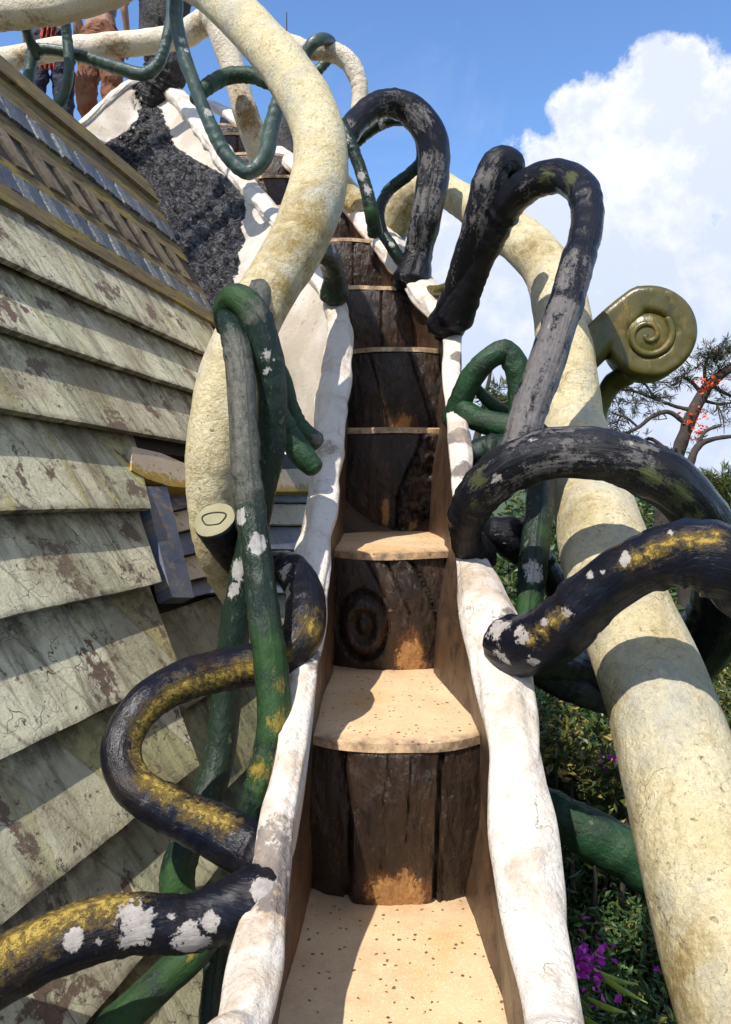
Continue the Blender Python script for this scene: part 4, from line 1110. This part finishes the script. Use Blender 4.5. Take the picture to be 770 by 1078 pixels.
# ================================================================== BARK TRUNK
v, f, uv = tube_geo(W([(160, 118, 6.86, 20), (166, 98, 6.8, 34), (176, 72, 6.75, 46), (174, 35, 6.75, 52), (173, 0, 6.75, 54), (168, -60, 6.75, 60), (160, -140, 6.75, 50)]), seg=60, lump=.22, groove=.16, seed=9, fine=.09, gfreq=6)
tr = mesh_obj('bark_column', v, f, M['bark'], uvs=uv)
tag(tr, 'rough black bark column rising out of the frame above the rock', 'column')
g = []
for i in range(31):
    t = i / 30; row = []
    for j in range(33):
        a = 2 * math.pi * j / 32
        r = .12 * (1 - t) ** .6 + .002
        q = P(300, 165, 6.2) + Vector((math.cos(a) * r, math.sin(a) * r, t * .52)); q += Vector((math.cos(a), math.sin(a), 0)) * .02 * nz(q.x * 9, q.y * 9, q.z * 9)
        row.append(q)
    g.append(row)
o = solid('rock_spike', g, lambda i, j, v: Vector((0, 0, -.004)), M['bark']); tag(o, 'dark pointed rock behind the bend of the large cream pipe', 'rock')

# ================================================================== PEOPLE
def skinned(name, joints, bones, mat, parent, sub=1):
    me = bpy.data.meshes.new(name); me.from_pydata([j[0] for j in joints], bones, [])
    o = bpy.data.objects.new(name, me); col.objects.link(o); o.parent = parent
    m = o.modifiers.new('skin', 'SKIN'); 
    for i, j in enumerate(joints):
        sv = me.skin_vertices[0].data[i]; rr = j[1]
        sv.radius = rr if isinstance(rr, tuple) else (rr, rr)
    me.skin_vertices[0].data[0].use_root = True
    s = o.modifiers.new('sub', 'SUBSURF'); s.levels = sub; s.render_levels = sub
    me.materials.append(mat)
    return o
def flatmat(name, c, rough=.8, c2=None, sc=30, bump=.4):
    return layered(name, c, c2 or tuple(x * .7 for x in c), rough, bump=((sc, bump, .01),), b2scale=sc * .4)
skin_m = flatmat('skin', (.42, .24, .16), .5, None, 60, .1)
def person(loc, rot, label, trouser, shirt, hair, bag=None):
    root = empty('person', loc, label, 'person'); root.rotation_euler.z = rot
    J = [((0, 0, .95), .12), ((0, 0, 1.12), .12), ((0, -.01, 1.32), (.16, .11)), ((0, 0, 1.43), (.09, .07)), ((0, 0, 1.50), .05), ((0, -.01, 1.58), .07), ((0, -.015, 1.66), .095), ((0, 0, 1.74), .06),
         ((-.09, 0, .88), .085), ((-.10, .02, .48), .058), ((-.10, .0, .10), .038), ((-.11, -.13, .03), .032),
         ((.09, 0, .88), .085), ((.11, .02, .48), .058), ((.12, .02, .10), .038), ((.13, -.11, .03), .032),
         ((-.18, 0, 1.40), .048), ((-.24, .01, 1.14), .038), ((-.22, -.10, .92), .026), ((-.21, -.12, .84), (.028, .014)),
         ((.18, 0, 1.40), .048), ((.24, .01, 1.14), .038), ((.22, -.12, .93), .026), ((.21, -.15, .85), (.028, .014))]
    Bn = [(0, 1), (1, 2), (2, 3), (3, 4), (4, 5), (5, 6), (6, 7), (0, 8), (8, 9), (9, 10), (10, 11), (0, 12), (12, 13), (13, 14), (14, 15), (3, 16), (16, 17), (17, 18), (18, 19), (3, 20), (20, 21), (21, 22), (22, 23)]
    for base in (19, 23):
        c = J[base][0]
        sx = -1 if base == 19 else 1
        for q, (dy, ln) in enumerate(((-.024, .055), (-.008, .062), (.008, .058), (.022, .046))):
            a = len(J); J.append(((c[0], c[1] + dy, c[2] - .035), .0085)); J.append(((c[0] - sx * .008, c[1] + dy, c[2] - .035 - ln * .5), .008)); J.append(((c[0] - sx * .02, c[1] + dy, c[2] - .035 - ln), .006))
            Bn += [(base, a), (a, a + 1), (a + 1, a + 2)]
        a = len(J); J.append(((c[0] - sx * .01, c[1] - .035, c[2] + .005), .010)); J.append(((c[0] - sx * .018, c[1] - .05, c[2] - .035), .008)); Bn += [(base, a), (a, a + 1)]
    skinned('body', J, Bn, skin_m, root, 2)
    T = [((0, 0, 1.06), (.17, .13)), ((0, 0, .90), (.175, .15)), ((-.10, 0, .80), .13), ((-.12, .01, .50), .108), ((-.115, .01, .12), .09), ((.10, 0, .80), .13), ((.13, .01, .50), .108), ((.13, .02, .12), .09)]
    skinned('trousers', T, [(0, 1), (1, 2), (2, 3), (3, 4), (1, 5), (5, 6), (6, 7)], trouser, root, 3)
    tr_ = root.children[-1]; tx = bpy.data.textures.new('folds', 'CLOUDS'); tx.noise_scale = .11; tx.noise_depth = 2
    dm = tr_.modifiers.new('folds', 'DISPLACE'); dm.texture = tx; dm.strength = .075; dm.mid_level = .5
    S_ = [((0, 0, 1.05), (.165, .125)), ((0, 0, 1.16), (.155, .12)), ((0, -.01, 1.32), (.18, .13)), ((0, 0, 1.44), (.08, .07)), ((-.19, 0, 1.40), .068), ((-.245, .01, 1.16), .055), ((.19, 0, 1.40), .068), ((.245, .01, 1.16), .055)]
    skinned('shirt', S_, [(0, 1), (1, 2), (2, 3), (3, 4), (4, 5), (3, 6), (6, 7)], shirt, root, 2)
    H = [((0, .03, 1.62), .085), ((0, .02, 1.70), .092), ((0, -.01, 1.76), .07)]
    skinned('hair', H, [(0, 1), (1, 2)], hair, root, 2)
    for sx in (-1, 1):
        skinned('eye', [((sx * .033, -.098, 1.655), .009), ((sx * .034, -.104, 1.655), .006)], [(0, 1)], M['dark'], root, 1)
        skinned('shoe', [((sx * .12, .05, .045), .045), ((sx * .12, -.06, .04), .045), ((sx * .125, -.15, .035), .036)], [(0, 1), (1, 2)], M['dark'], root, 1)
        skinned('ear', [((sx * .092, 0, 1.64), (.010, .018)), ((sx * .096, .005, 1.665), (.008, .016))], [(0, 1)], skin_m, root, 1)
    skinned('nose', [((0, -.10, 1.65), .009), ((0, -.122, 1.622), .013)], [(0, 1)], skin_m, root, 1)
    skinned('mouth', [((-.02, -.100, 1.585), .006), ((.02, -.100, 1.585), .006)], [(0, 1)], flatmat('lips', (.35, .12, .10)), root, 1)
    return root
navy = flatmat('navy_cloth', (.012, .016, .035), .8, None, 12, .8); brown = flatmat('rust_brown_cloth', (.20, .075, .028), .8, (.13, .05, .025), 12, .9)
hairm = flatmat('black_hair', (.012, .01, .009), .5, None, 80)
zf = EYE + 3.165
person((-2.97, 7.25, zf), R(200), 'visitor in dark navy trousers standing on the landing behind the teal fork', navy, flatmat('red_cloth', (.35, .05, .03), .8), hairm)
person((-2.46, 7.15, zf), R(170), 'visitor in rust brown trousers standing on the landing between cream branches', brown, flatmat('grey_cloth', (.25, .25, .26)), hairm)
# checked red scarf hanging between them
g = []; 
for i in range(17):
    row = []
    for j in range(31):
        t = j / 30
        x = lerp(42, 58, i / 16) + 2.0 * math.sin(t * 6) * .6; y = lerp(2, 72, t)
        q = P(x, y, 6.75 + .03 * math.sin(i * 1.3 + t * 3)); row.append(q)
    g.append(row)
gsc = NT('checked_red_cloth'); co = gsc.coord('Object')
wv = gsc.n('ShaderNodeTexChecker'); wv.inputs['Scale'].default_value = 32; wv.inputs['Color1'].default_value = (.50, .06, .02, 1); wv.inputs['Color2'].default_value = (.05, .02, .03, 1); gsc.l(co, wv.inputs[0])
bb = gsc.n('ShaderNodeBsdfPrincipled'); gsc.l(wv.outputs[0], bb.inputs[0]); bb.inputs['Roughness'].default_value = .9
oo = gsc.n('ShaderNodeOutputMaterial'); gsc.l(bb.outputs[0], oo.inputs[0])
o = solid('scarf', g, Vector((0, .02, 0)), gsc.m); tag(o, 'red and black checked cloth hanging beside the navy trousers', 'scarf')

# ================================================================== VEGETATION
def leaf_mesh(name, centers, size, mat, parent, aspect=2.2, spread=1.0, dirfn=None):
    verts = []; faces = []; rnd = []
    for c in centers:
        dvec = dirfn(c) if dirfn else Vector((random.gauss(0, 1), random.gauss(0, 1), random.gauss(-.2, .8)))
        dvec.normalize()
        sd = dvec.cross(Vector((random.gauss(0, 1), random.gauss(0, 1), random.gauss(0, 1))))
        if sd.length < 1e-3: continue
        sd.normalize(); nn = dvec.cross(sd)
        L = size * random.uniform(.6, 1.3); w = L / aspect
        b = len(verts); r = random.random()
        verts += [c, c + dvec * L * .5 + sd * w * .5 + nn * w * .15, c + dvec * L - nn * L * .12, c + dvec * L * .5 - sd * w * .5 + nn * w * .15]
        faces += [(b, b + 1, b + 2), (b, b + 2, b + 3)]
        rnd += [r] * 4
    me = bpy.data.meshes.new(name)
    org = world_loc(parent)
    me.from_pydata([tuple(v - org) for v in verts], [], faces)
    a = me.attributes.new('rnd', 'FLOAT', 'POINT'); a.data.foreach_set('value', rnd)
    me.materials.append(mat)
    o = bpy.data.objects.new(name, me); col.objects.link(o); o.parent = parent
    return o

def shrub(c, rad, h, nleaf, mat, size, label, group, flowers=None, aspect=2.4, nclump=26):
    base = Vector((c[0], c[1], 0))
    root = empty('shrub', base, label, 'shrub', group)
    top = c[2]
    clumps = []
    for _ in range(nclump):
        a = random.uniform(0, 6.28); e = random.uniform(-.5, 1)
        rr = rad * random.uniform(.55, 1)
        clumps.append((Vector((c[0] + math.cos(a) * rr * math.cos(e), c[1] + math.sin(a) * rr * math.cos(e), top - h / 2 + math.sin(e) * h / 2)), rad * random.uniform(.22, .42)))
    pts = []
    for _ in range(nleaf):
        cc, r = random.choice(clumps)
        v = Vector((random.gauss(0, 1), random.gauss(0, 1), random.gauss(0, 1))).normalized() * r * random.uniform(.5, 1.05)
        pts.append(cc + v)
    leaf_mesh('foliage', pts, size, mat, root, aspect)
    # stems
    V = []; Fc = []; U = []
    for cc, r in clumps[::2]:
        v, f, uv = tube_geo([(Vector((base.x + random.uniform(-.1, .1), base.y, 0)), .05), (base.lerp(cc, .5) + Vector((0, 0, .2)), .03), (cc, .01)], seg=7, lump=.1, fine=2.5)
        b = len(V); V += v; Fc += [tuple(i + b for i in ff) for ff in f]; U += uv
    mesh_obj('stem', V, Fc, M['wood'], root, uvs=U)
    if flowers:
        fp = []
        for (fx, fy, fY, fr, nn) in flowers:
            q = P(fx, fy, fY)
            fp += [q + Vector((random.gauss(0, fr), random.gauss(0, fr), random.gauss(0, fr))) for _ in range(nn)]
        leaf_mesh('blossom', fp, .032, M['petal'], root, 1.3)
    return root
GS = 'garden shrubs below the stair'
def SP(px, py, Y): 
    q = P(px, py, Y); return (q.x, q.y, q.z)
shrub(SP(625, 735, 5.2), .85, 1.1, 9000, M['leaf_mid'], .075, 'fresh green shrub seen just under the black vines', GS, aspect=3.2)
shrub(SP(600, 765, 4.2), .50, .6, 4500, M['leaf_yel'], .06, 'yellow green croton bush beside the white rim', GS, flowers=[(640, 800, 3.85, .02, 8), (634, 803, 3.85, .015, 5)])
shrub(SP(650, 820, 4.6), .80, 1.2, 9000, M['leaf_dark'], .075, 'dark leafy shrub around the green branch end', GS, aspect=3.2)
shrub(SP(620, 900, 4.2), .65, 1.3, 9000, M['leaf_dark'], .09, 'shadowy narrow leaved shrub under the green branch end', GS, aspect=4)
shrub(SP(640, 985, 3.6), .55, .8, 5000, M['leaf_dark'], .05, 'bougainvillea with magenta flowers at the bottom right', GS,
      flowers=[(612, 1008, 2.95, .022, 26), (624, 1016, 2.95, .025, 28), (618, 1024, 2.9, .02, 20), (640, 1003, 3.1, .02, 6), (692, 1015, 3.1, .012, 4), (632, 1045, 3.0, .03, 8), (622, 985, 3.1, .03, 6)])
shrub(SP(700, 1000, 3.4), .55, 1.1, 6000, M['leaf_dark'], .05, 'small leaved shrub against the thick cream rail at the bottom right', GS)
shrub(SP(760, 700, 5.5), .9, 1.6, 7000, M['leaf_yel'], .07, 'dry brownish shrub at the right edge under the black hoop', GS)
shrub(SP(690, 640, 8.5), 1.5, 1.6, 9000, M['leaf_dark'], .12, 'distant dark bush beyond the cream rail', GS)
shrub(SP(800, 540, 9), 1.3, 1.6, 9000, M['needle_green'], .10, 'sunlit yellow green bush at the right edge under the pine', GS, aspect=4)
shrub(SP(560, 640, 8), 1.2, 1.2, 7000, M['leaf_dark'], .12, 'dark bush glimpsed between the green uprights', GS)
for q, (px_, py_, Y_, r_, lab) in enumerate([(560, 508, 11, 2.2, 'broad dark tree crown low behind the silvery black vine'), (650, 520, 12, 2.4, 'broad dark tree crown low behind the thick cream rail'),
        (740, 520, 12, 2.2, 'broad dark tree crown at the right edge below the small pine'), (780, 780, 5.2, .9, 'dark bush at the right edge behind the thick cream rail'),
        (590, 1040, 5.0, 1.0, 'deep shaded bush behind the bougainvillea'), (660, 900, 5.6, 1.2, 'deep shaded bush behind the stout green branch end')]):
    shrub(SP(px_, py_, Y_), r_, r_ * 1.3, 9000, M['leaf_dark'], .13 if Y_ > 8 else .085, lab, GS)
# strap-leaved plant
strap = empty('strap_leaf_plant', (P(615, 1060, 3.0).x, 3.0, 0), 'lime green strap leaved plant beside the magenta bougainvillea', 'plant')
sc_ = [(P(596, 1045, 2.9), P(612, 1052, 2.85), P(624, 1066, 2.8)), (P(630, 1026, 2.9), P(648, 1040, 2.85), P(682, 1056, 2.85)), (P(625, 1020, 2.9), P(645, 1035, 2.9), P(672, 1036, 2.9)), (P(618, 1050, 2.9), P(640, 1064, 2.85), P(660, 1066, 2.85)), (P(600, 1060, 2.9), P(615, 1075, 2.85), P(640, 1085, 2.8)), (P(598, 1035, 2.95), P(590, 1010, 2.95), P(600, 995, 2.9))]
for a, b, c in sc_:
    g = []
    for i in range(13):
        t = i / 12; q = a * (1 - t) ** 2 + b * 2 * t * (1 - t) + c * t * t
        w = .011 * math.sin(math.pi * (t * .9 + .1)) + .001
        g.append([q + Vector((0, 0, w)), q + Vector((0, -.004, 0)), q - Vector((0, 0, w))])
    o = solid('leaf', g, Vector((0, .003, 0)), M['leaf_lime'], strap, attrs={'rnd': [[random.random() * .5 + .3] * 3 for _ in range(13)]})
v, f, uv = tube_geo([(Vector((P(605, 1060, 2.9).x, 2.95, 0)), .03), (P(600, 1080, 2.95), .02), (P(598, 1045, 2.92), .012)], seg=8, fine=2)
mesh_obj('stem', v, f, M['wood'], strap, uvs=uv)

# pines at the right
def pine(label, limbs, tufts, base, needle='needle', flowers=None, sz=.085, per=20):
    root = empty('pine_tree', Vector((base[0], base[1], 0)), label, 'tree', 'pines beyond the stair')
    V = []; Fc = []; U = []
    for limb in limbs:
        v, f, uv = tube_geo(limb if isinstance(limb[0][0], Vector) else W(limb), seg=9, lump=.18, fine=.9, seed=len(V))
        b = len(V); V += v; Fc += [tuple(i + b for i in ff) for ff in f]; U += uv
    pts = []; dirs = {}
    LP = [q[0] for limb in limbs for q in (crom(limb, lambda r: .12) if isinstance(limb[0][0], Vector) else crom(W(limb), lambda r: .12)) if q[0].z > 3.5]
    for (px, py, Y, r, n) in tufts:
        for _ in range(max(2, n // 4)):
            a = P(px + random.gauss(0, r * 1.2), py + random.gauss(0, r), Y + random.gauss(0, .08)); b = min(LP, key=lambda q: (q - a).length)
            m_ = a.lerp(b, .5) + Vector((random.gauss(0, .04), random.gauss(0, .04), random.gauss(0, .04)))
            v, f, uv = tube_geo([(b, .010), (m_, .008), (a, .004)], seg=5, lump=.2, fine=9)
            k0 = len(V); V += v; Fc += [tuple(i + k0 for i in ff) for ff in f]; U += uv
    for (px, py, Y, r, n) in tufts:
        for _ in range(int(n * 1.5)):
            c = P(px + random.gauss(0, r), py + random.gauss(0, r * .7), Y + random.gauss(0, r / F * Y))
            dmain = Vector((random.gauss(0, 1), random.gauss(0, 1), random.gauss(.3, .7))).normalized()
            for _k in range(per):
                q = c + dmain * random.uniform(0, .09)
                dirs[id(q)] = dmain; pts.append(q)
    mesh_obj('trunk', V, Fc, M['wood'], root, uvs=U)
    leaf_mesh('needles', pts, sz, M[needle], root, 14, dirfn=lambda c: dirs[id(c)] * 1.0 + Vector((random.gauss(0, .6), random.gauss(0, .6), random.gauss(0, .6))))
    if flowers:
        fp = []
        for (fx, fy, fY, fr, nn) in flowers:
            q = P(fx, fy, fY)
            fp += [q + Vector((random.gauss(0, fr), random.gauss(0, fr), random.gauss(0, fr * 1.3))) for _ in range(nn)]
        leaf_mesh('blossom', fp, .052, M['redpetal'], root, 1.6)
    return root
limbs = [[(700, 545, 9, 22), (705, 510, 9, 17), (713, 480, 9, 15), (724, 448, 9, 14), (738, 418, 9, 13), (752, 400, 9, 11), (775, 385, 9, 9), (810, 370, 9, 7)],
         [(724, 448, 9, 6), (705, 434, 9, 5), (688, 438, 8.9, 4.5), (672, 450, 8.8, 4), (655, 458, 8.8, 3)],
         [(730, 432, 9, 5), (712, 428, 9, 4), (690, 420, 9, 3.5), (668, 412, 9, 3), (650, 410, 9, 2)],
         [(713, 480, 9, 6), (700, 472, 9, 5), (684, 462, 9, 4), (665, 470, 9, 3), (645, 462, 9, 2)],
         [(740, 415, 9, 5), (728, 402, 9, 4), (718, 396, 9, 3)], [(748, 404, 9, 5), (760, 412, 9, 4), (772, 418, 9, 3)],
         [(690, 420, 9, 3), (680, 405, 9, 2.5), (672, 396, 9, 2)], [(672, 450, 8.8, 3), (660, 440, 8.8, 2.5), (648, 436, 8.8, 2)],
         [(745, 410, 9, 4), (742, 390, 9, 3.5), (748, 370, 9, 3)], [(736, 420, 9, 4), (755, 425, 9, 3), (772, 424, 9, 2)]]
base = P(700, 540, 9)
limbs.append([(Vector((base.x - .3, 9.2, 0)), .22), (Vector((base.x - .15, 9.1, 2.8)), .18), (base, .125)])
tufts = [(762, 372, 9, 8, 26), (745, 378, 9, 7, 16), (760, 392, 9, 7, 14), (735, 386, 9, 5, 5), (720, 396, 9, 4, 6), (716, 402, 9, 4, 4), (650, 412, 9, 7, 9), (665, 408, 9, 8, 9), (680, 402, 9, 8, 8), (695, 415, 9, 8, 6), (655, 430, 8.8, 8, 9), (672, 425, 9, 9, 9), (648, 448, 8.8, 6, 8), (665, 455, 8.8, 8, 7), (688, 432, 9, 7, 5), (700, 408, 9, 5, 4), (760, 415, 9, 6, 5), (768, 425, 9, 6, 6), (755, 438, 9, 5, 2), (650, 468, 9, 7, 6), (765, 448, 9, 5, 4), (708, 474, 9, 4, 3), (725, 462, 9, 4, 2)]
pine('bare limbed pine with orange red flowers caught on its leaning trunk', limbs, tufts, (base.x, 9.2), flowers=[(741, 406, 8.9, .05, 36), (760, 398, 8.9, .05, 18), (737, 452, 8.85, .055, 40), (735, 440, 8.85, .05, 20), (725, 441, 8.9, .04, 16), (748, 404, 8.9, .03, 10), (733, 462, 8.85, .03, 12)])
l2 = [[(722, 520, 8, 14), (725, 494, 8, 10), (735, 470, 8, 8), (752, 462, 8, 5), (775, 459, 8, 4)], [(733, 473, 8, 5), (742, 455, 8, 4), (758, 448, 8, 3)], [(752, 515, 8, 3), (762, 505, 8, 3), (775, 500, 8, 2)]]
b2 = P(722, 520, 8); l2.append([(Vector((b2.x, 8.2, 0)), .15), (Vector((b2.x + .05, 8.1, 3)), .11), (b2, .07)])
pine('smaller pine with fresh green needles low at the right edge', l2, [(740, 512, 8, 9, 22), (760, 515, 8, 9, 26), (735, 530, 8, 9, 26), (758, 532, 8, 10, 32), (770, 500, 8, 6, 6), (752, 506, 8, 5, 6), (722, 505, 8, 4, 4)], (b2.x, 8.2), 'needle_green', sz=.10)
l3 = [[(500, 470, 10, 9), (507, 440, 10, 6), (515, 400, 10, 4), (518, 385, 10, 2)]]
b3 = P(500, 470, 10); l3.append([(Vector((b3.x, 10, 0)), .12), (b3, .055)])
pine('small distant green tree top seen through the bright green hoop', l3, [(525, 415, 10, 7, 10), (515, 425, 10, 8, 10), (530, 435, 10, 6, 8)], (b3.x, 10), 'needle_green', sz=.14)

# ================================================================== GROUND
def ground():
    N = 60; verts = []; faces = []
    ext = [-1500, -400, -120, -50] + [-30 + i * 2 for i in range(31)] + [50, 120, 400, 1500]
    n = len(ext)
    for y in ext:
        for x in ext: verts.append(Vector((x, y, .10 * nz(x * .2, y * .2, 0) - .1)))
    for i in range(n - 1):
        for j in range(n - 1): faces.append((i * n + j, i * n + j + 1, (i + 1) * n + j + 1, (i + 1) * n + j))
    o = mesh_obj('ground', verts, faces, M['ground'], origin=Vector((0, 0, 0))); tag(o, kind='structure')
ground()

# ================================================================== CAMERA, SUN, SKY
cam = bpy.data.cameras.new('camera'); co_ = bpy.data.objects.new('camera', cam); col.objects.link(co_)
co_.location = (0, 0, EYE); co_.rotation_euler = (R(90), 0, 0)
cam.sensor_fit = 'VERTICAL'; cam.sensor_height = 36; cam.lens = 36 * F / 1078; cam.shift_y = -(539 - HZ) / 1078
cam.clip_start = .05; cam.clip_end = 6000
scn.camera = co_

SUN = Vector((-.31, -.50, .80)).normalized()
sl = bpy.data.lights.new('sun', 'SUN'); sl.energy = 5.0; sl.angle = R(.53); sl.color = (1, .95, .86)
so = bpy.data.objects.new('sun', sl); col.objects.link(so)
so.rotation_euler = SUN.to_track_quat('Z', 'Y').to_euler(); so.location = (0, 0, 30)
elev = math.asin(SUN.z); az = math.atan2(SUN.x, SUN.y)

wd_ = bpy.data.worlds.new('World'); scn.world = wd_; wd_.use_nodes = True
g = NT.__new__(NT); g.t = wd_.node_tree; g.t.nodes.clear()
sky = g.n('ShaderNodeTexSky'); sky.sky_type = 'NISHITA'; sky.sun_disc = False; sky.sun_elevation = elev; sky.sun_rotation = az; sky.altitude = 1500; sky.air_density = 1.0; sky.dust_density = .6; sky.ozone_density = 2.0
tint = g.n('ShaderNodeMix'); tint.data_type = 'RGBA'; tint.blend_type = 'MULTIPLY'; tint.inputs[0].default_value = 1; g.l(sky.outputs[0], tint.inputs[6]); tint.inputs[7].default_value = (1.05, 1.26, 1.46, 1)
bg = g.n('ShaderNodeBackground'); g.l(tint.outputs[2], bg.inputs[0]); bg.inputs[1].default_value = .15
tc = g.n('ShaderNodeTexCoord'); dirv = tc.outputs['Generated']
def blob(px, py, rpx):
    c = Vector(((px - CX) / F, 1, (HZ - py) / F)).normalized()
    ang = rpx / F / (1 + ((px - CX) / F) ** 2 + ((HZ - py) / F) ** 2) ** .7
    dp = g.n('ShaderNodeVectorMath'); dp.operation = 'DOT_PRODUCT'; g.l(dirv, dp.inputs[0]); dp.inputs[1].default_value = c
    return g.ramp(dp.outputs['Value'], math.cos(ang), 1.0)
total = None
for b_ in [(700, 160, 120), (650, 165, 95), (625, 135, 62), (690, 95, 60), (718, 70, 36), (765, 170, 110), (600, 205, 85), (560, 240, 85), (690, 300, 230), (600, 330, 190), (520, 330, 130), (480, 300, 75), (525, 235, 62), (488, 262, 52), (452, 285, 45), (700, 480, 280), (560, 460, 200), (900, 300, 300), (900, 800, 500), (450, 420, 80)]:
    v_ = g.math('MULTIPLY', blob(*b_), 1.5)
    total = v_ if total is None else g.math('MAXIMUM', total, v_)
nb = g.noise(dirv, 9, 14, .62, .15)
nbig = g.noise(dirv, 30, 12, .66, .1)
nv3 = g.voro(dirv, 26, 'SMOOTH_F1')
field = g.math('ADD', total, g.math('MULTIPLY', g.math('SUBTRACT', nb, .5), 2.3))
field = g.math('ADD', field, g.math('MULTIPLY', g.math('SUBTRACT', nbig, .5), 2.3))
field = g.math('ADD', field, g.math('MULTIPLY', g.math('SUBTRACT', .35, nv3), .6))
mask = g.math('MULTIPLY', g.ramp(field, .22, .80), g.ramp(total, .0, .12))
wisp = g.math('MULTIPLY', g.ramp(g.noise(dirv, 3.1, 10, .62, .6), .58, .85), .22)
sepx = g.n('ShaderNodeSeparateXYZ'); g.l(dirv, sepx.inputs[0])
# unseen broken clouds added behind and overhead to whiten the ambient light
behind = g.ramp(sepx.outputs[1], .45, .10)
cover = g.math('MULTIPLY', g.math('MULTIPLY', g.ramp(g.noise(dirv, 2.6, 10, .6, .3), .42, .54), .7), behind)
mask2 = g.math('MAXIMUM', g.math('MAXIMUM', mask, wisp), cover)
hi = g.ramp(sepx.outputs[2], .10, .40)
relief = g.math('ADD', g.math('ADD', g.math('MULTIPLY', g.noise(dirv, 6, 9, .6), .9), g.math('MULTIPLY', g.noise(dirv, 20, 8, .65), .5)), g.math('MULTIPLY', field, -.16))
lit = g.ramp(relief, .46, .66)
f_ = g.math('ADD', g.math('MULTIPLY', hi, .30), g.math('MULTIPLY', g.math('MULTIPLY', lit, g.math('ADD', .40, g.math('MULTIPLY', hi, .60))), .70), True)
cc = g.mix(f_, (.60, .69, .88), (1.0, 1.0, 1.0))
bg2 = g.n('ShaderNodeBackground'); g.l(cc, bg2.inputs[0]); bg2.inputs[1].default_value = .92
mx = g.n('ShaderNodeMixShader'); g.l(mask2, mx.inputs[0]); g.l(bg.outputs[0], mx.inputs[1]); g.l(bg2.outputs[0], mx.inputs[2])
ow = g.n('ShaderNodeOutputWorld'); g.l(mx.outputs[0], ow.inputs[0])

vs_ = scn.view_settings
vs_.view_transform = 'Standard'; vs_.look = 'None'; vs_.exposure = 0.30; vs_.gamma = 1; vs_.use_curve_mapping = False
scn.cycles.use_denoising = True
scn.cycles.max_bounces = 6; scn.cycles.diffuse_bounces = 3; scn.cycles.glossy_bounces = 2; scn.cycles.transmission_bounces = 2
scn.cycles.use_adaptive_sampling = True; scn.cycles.adaptive_threshold = .02
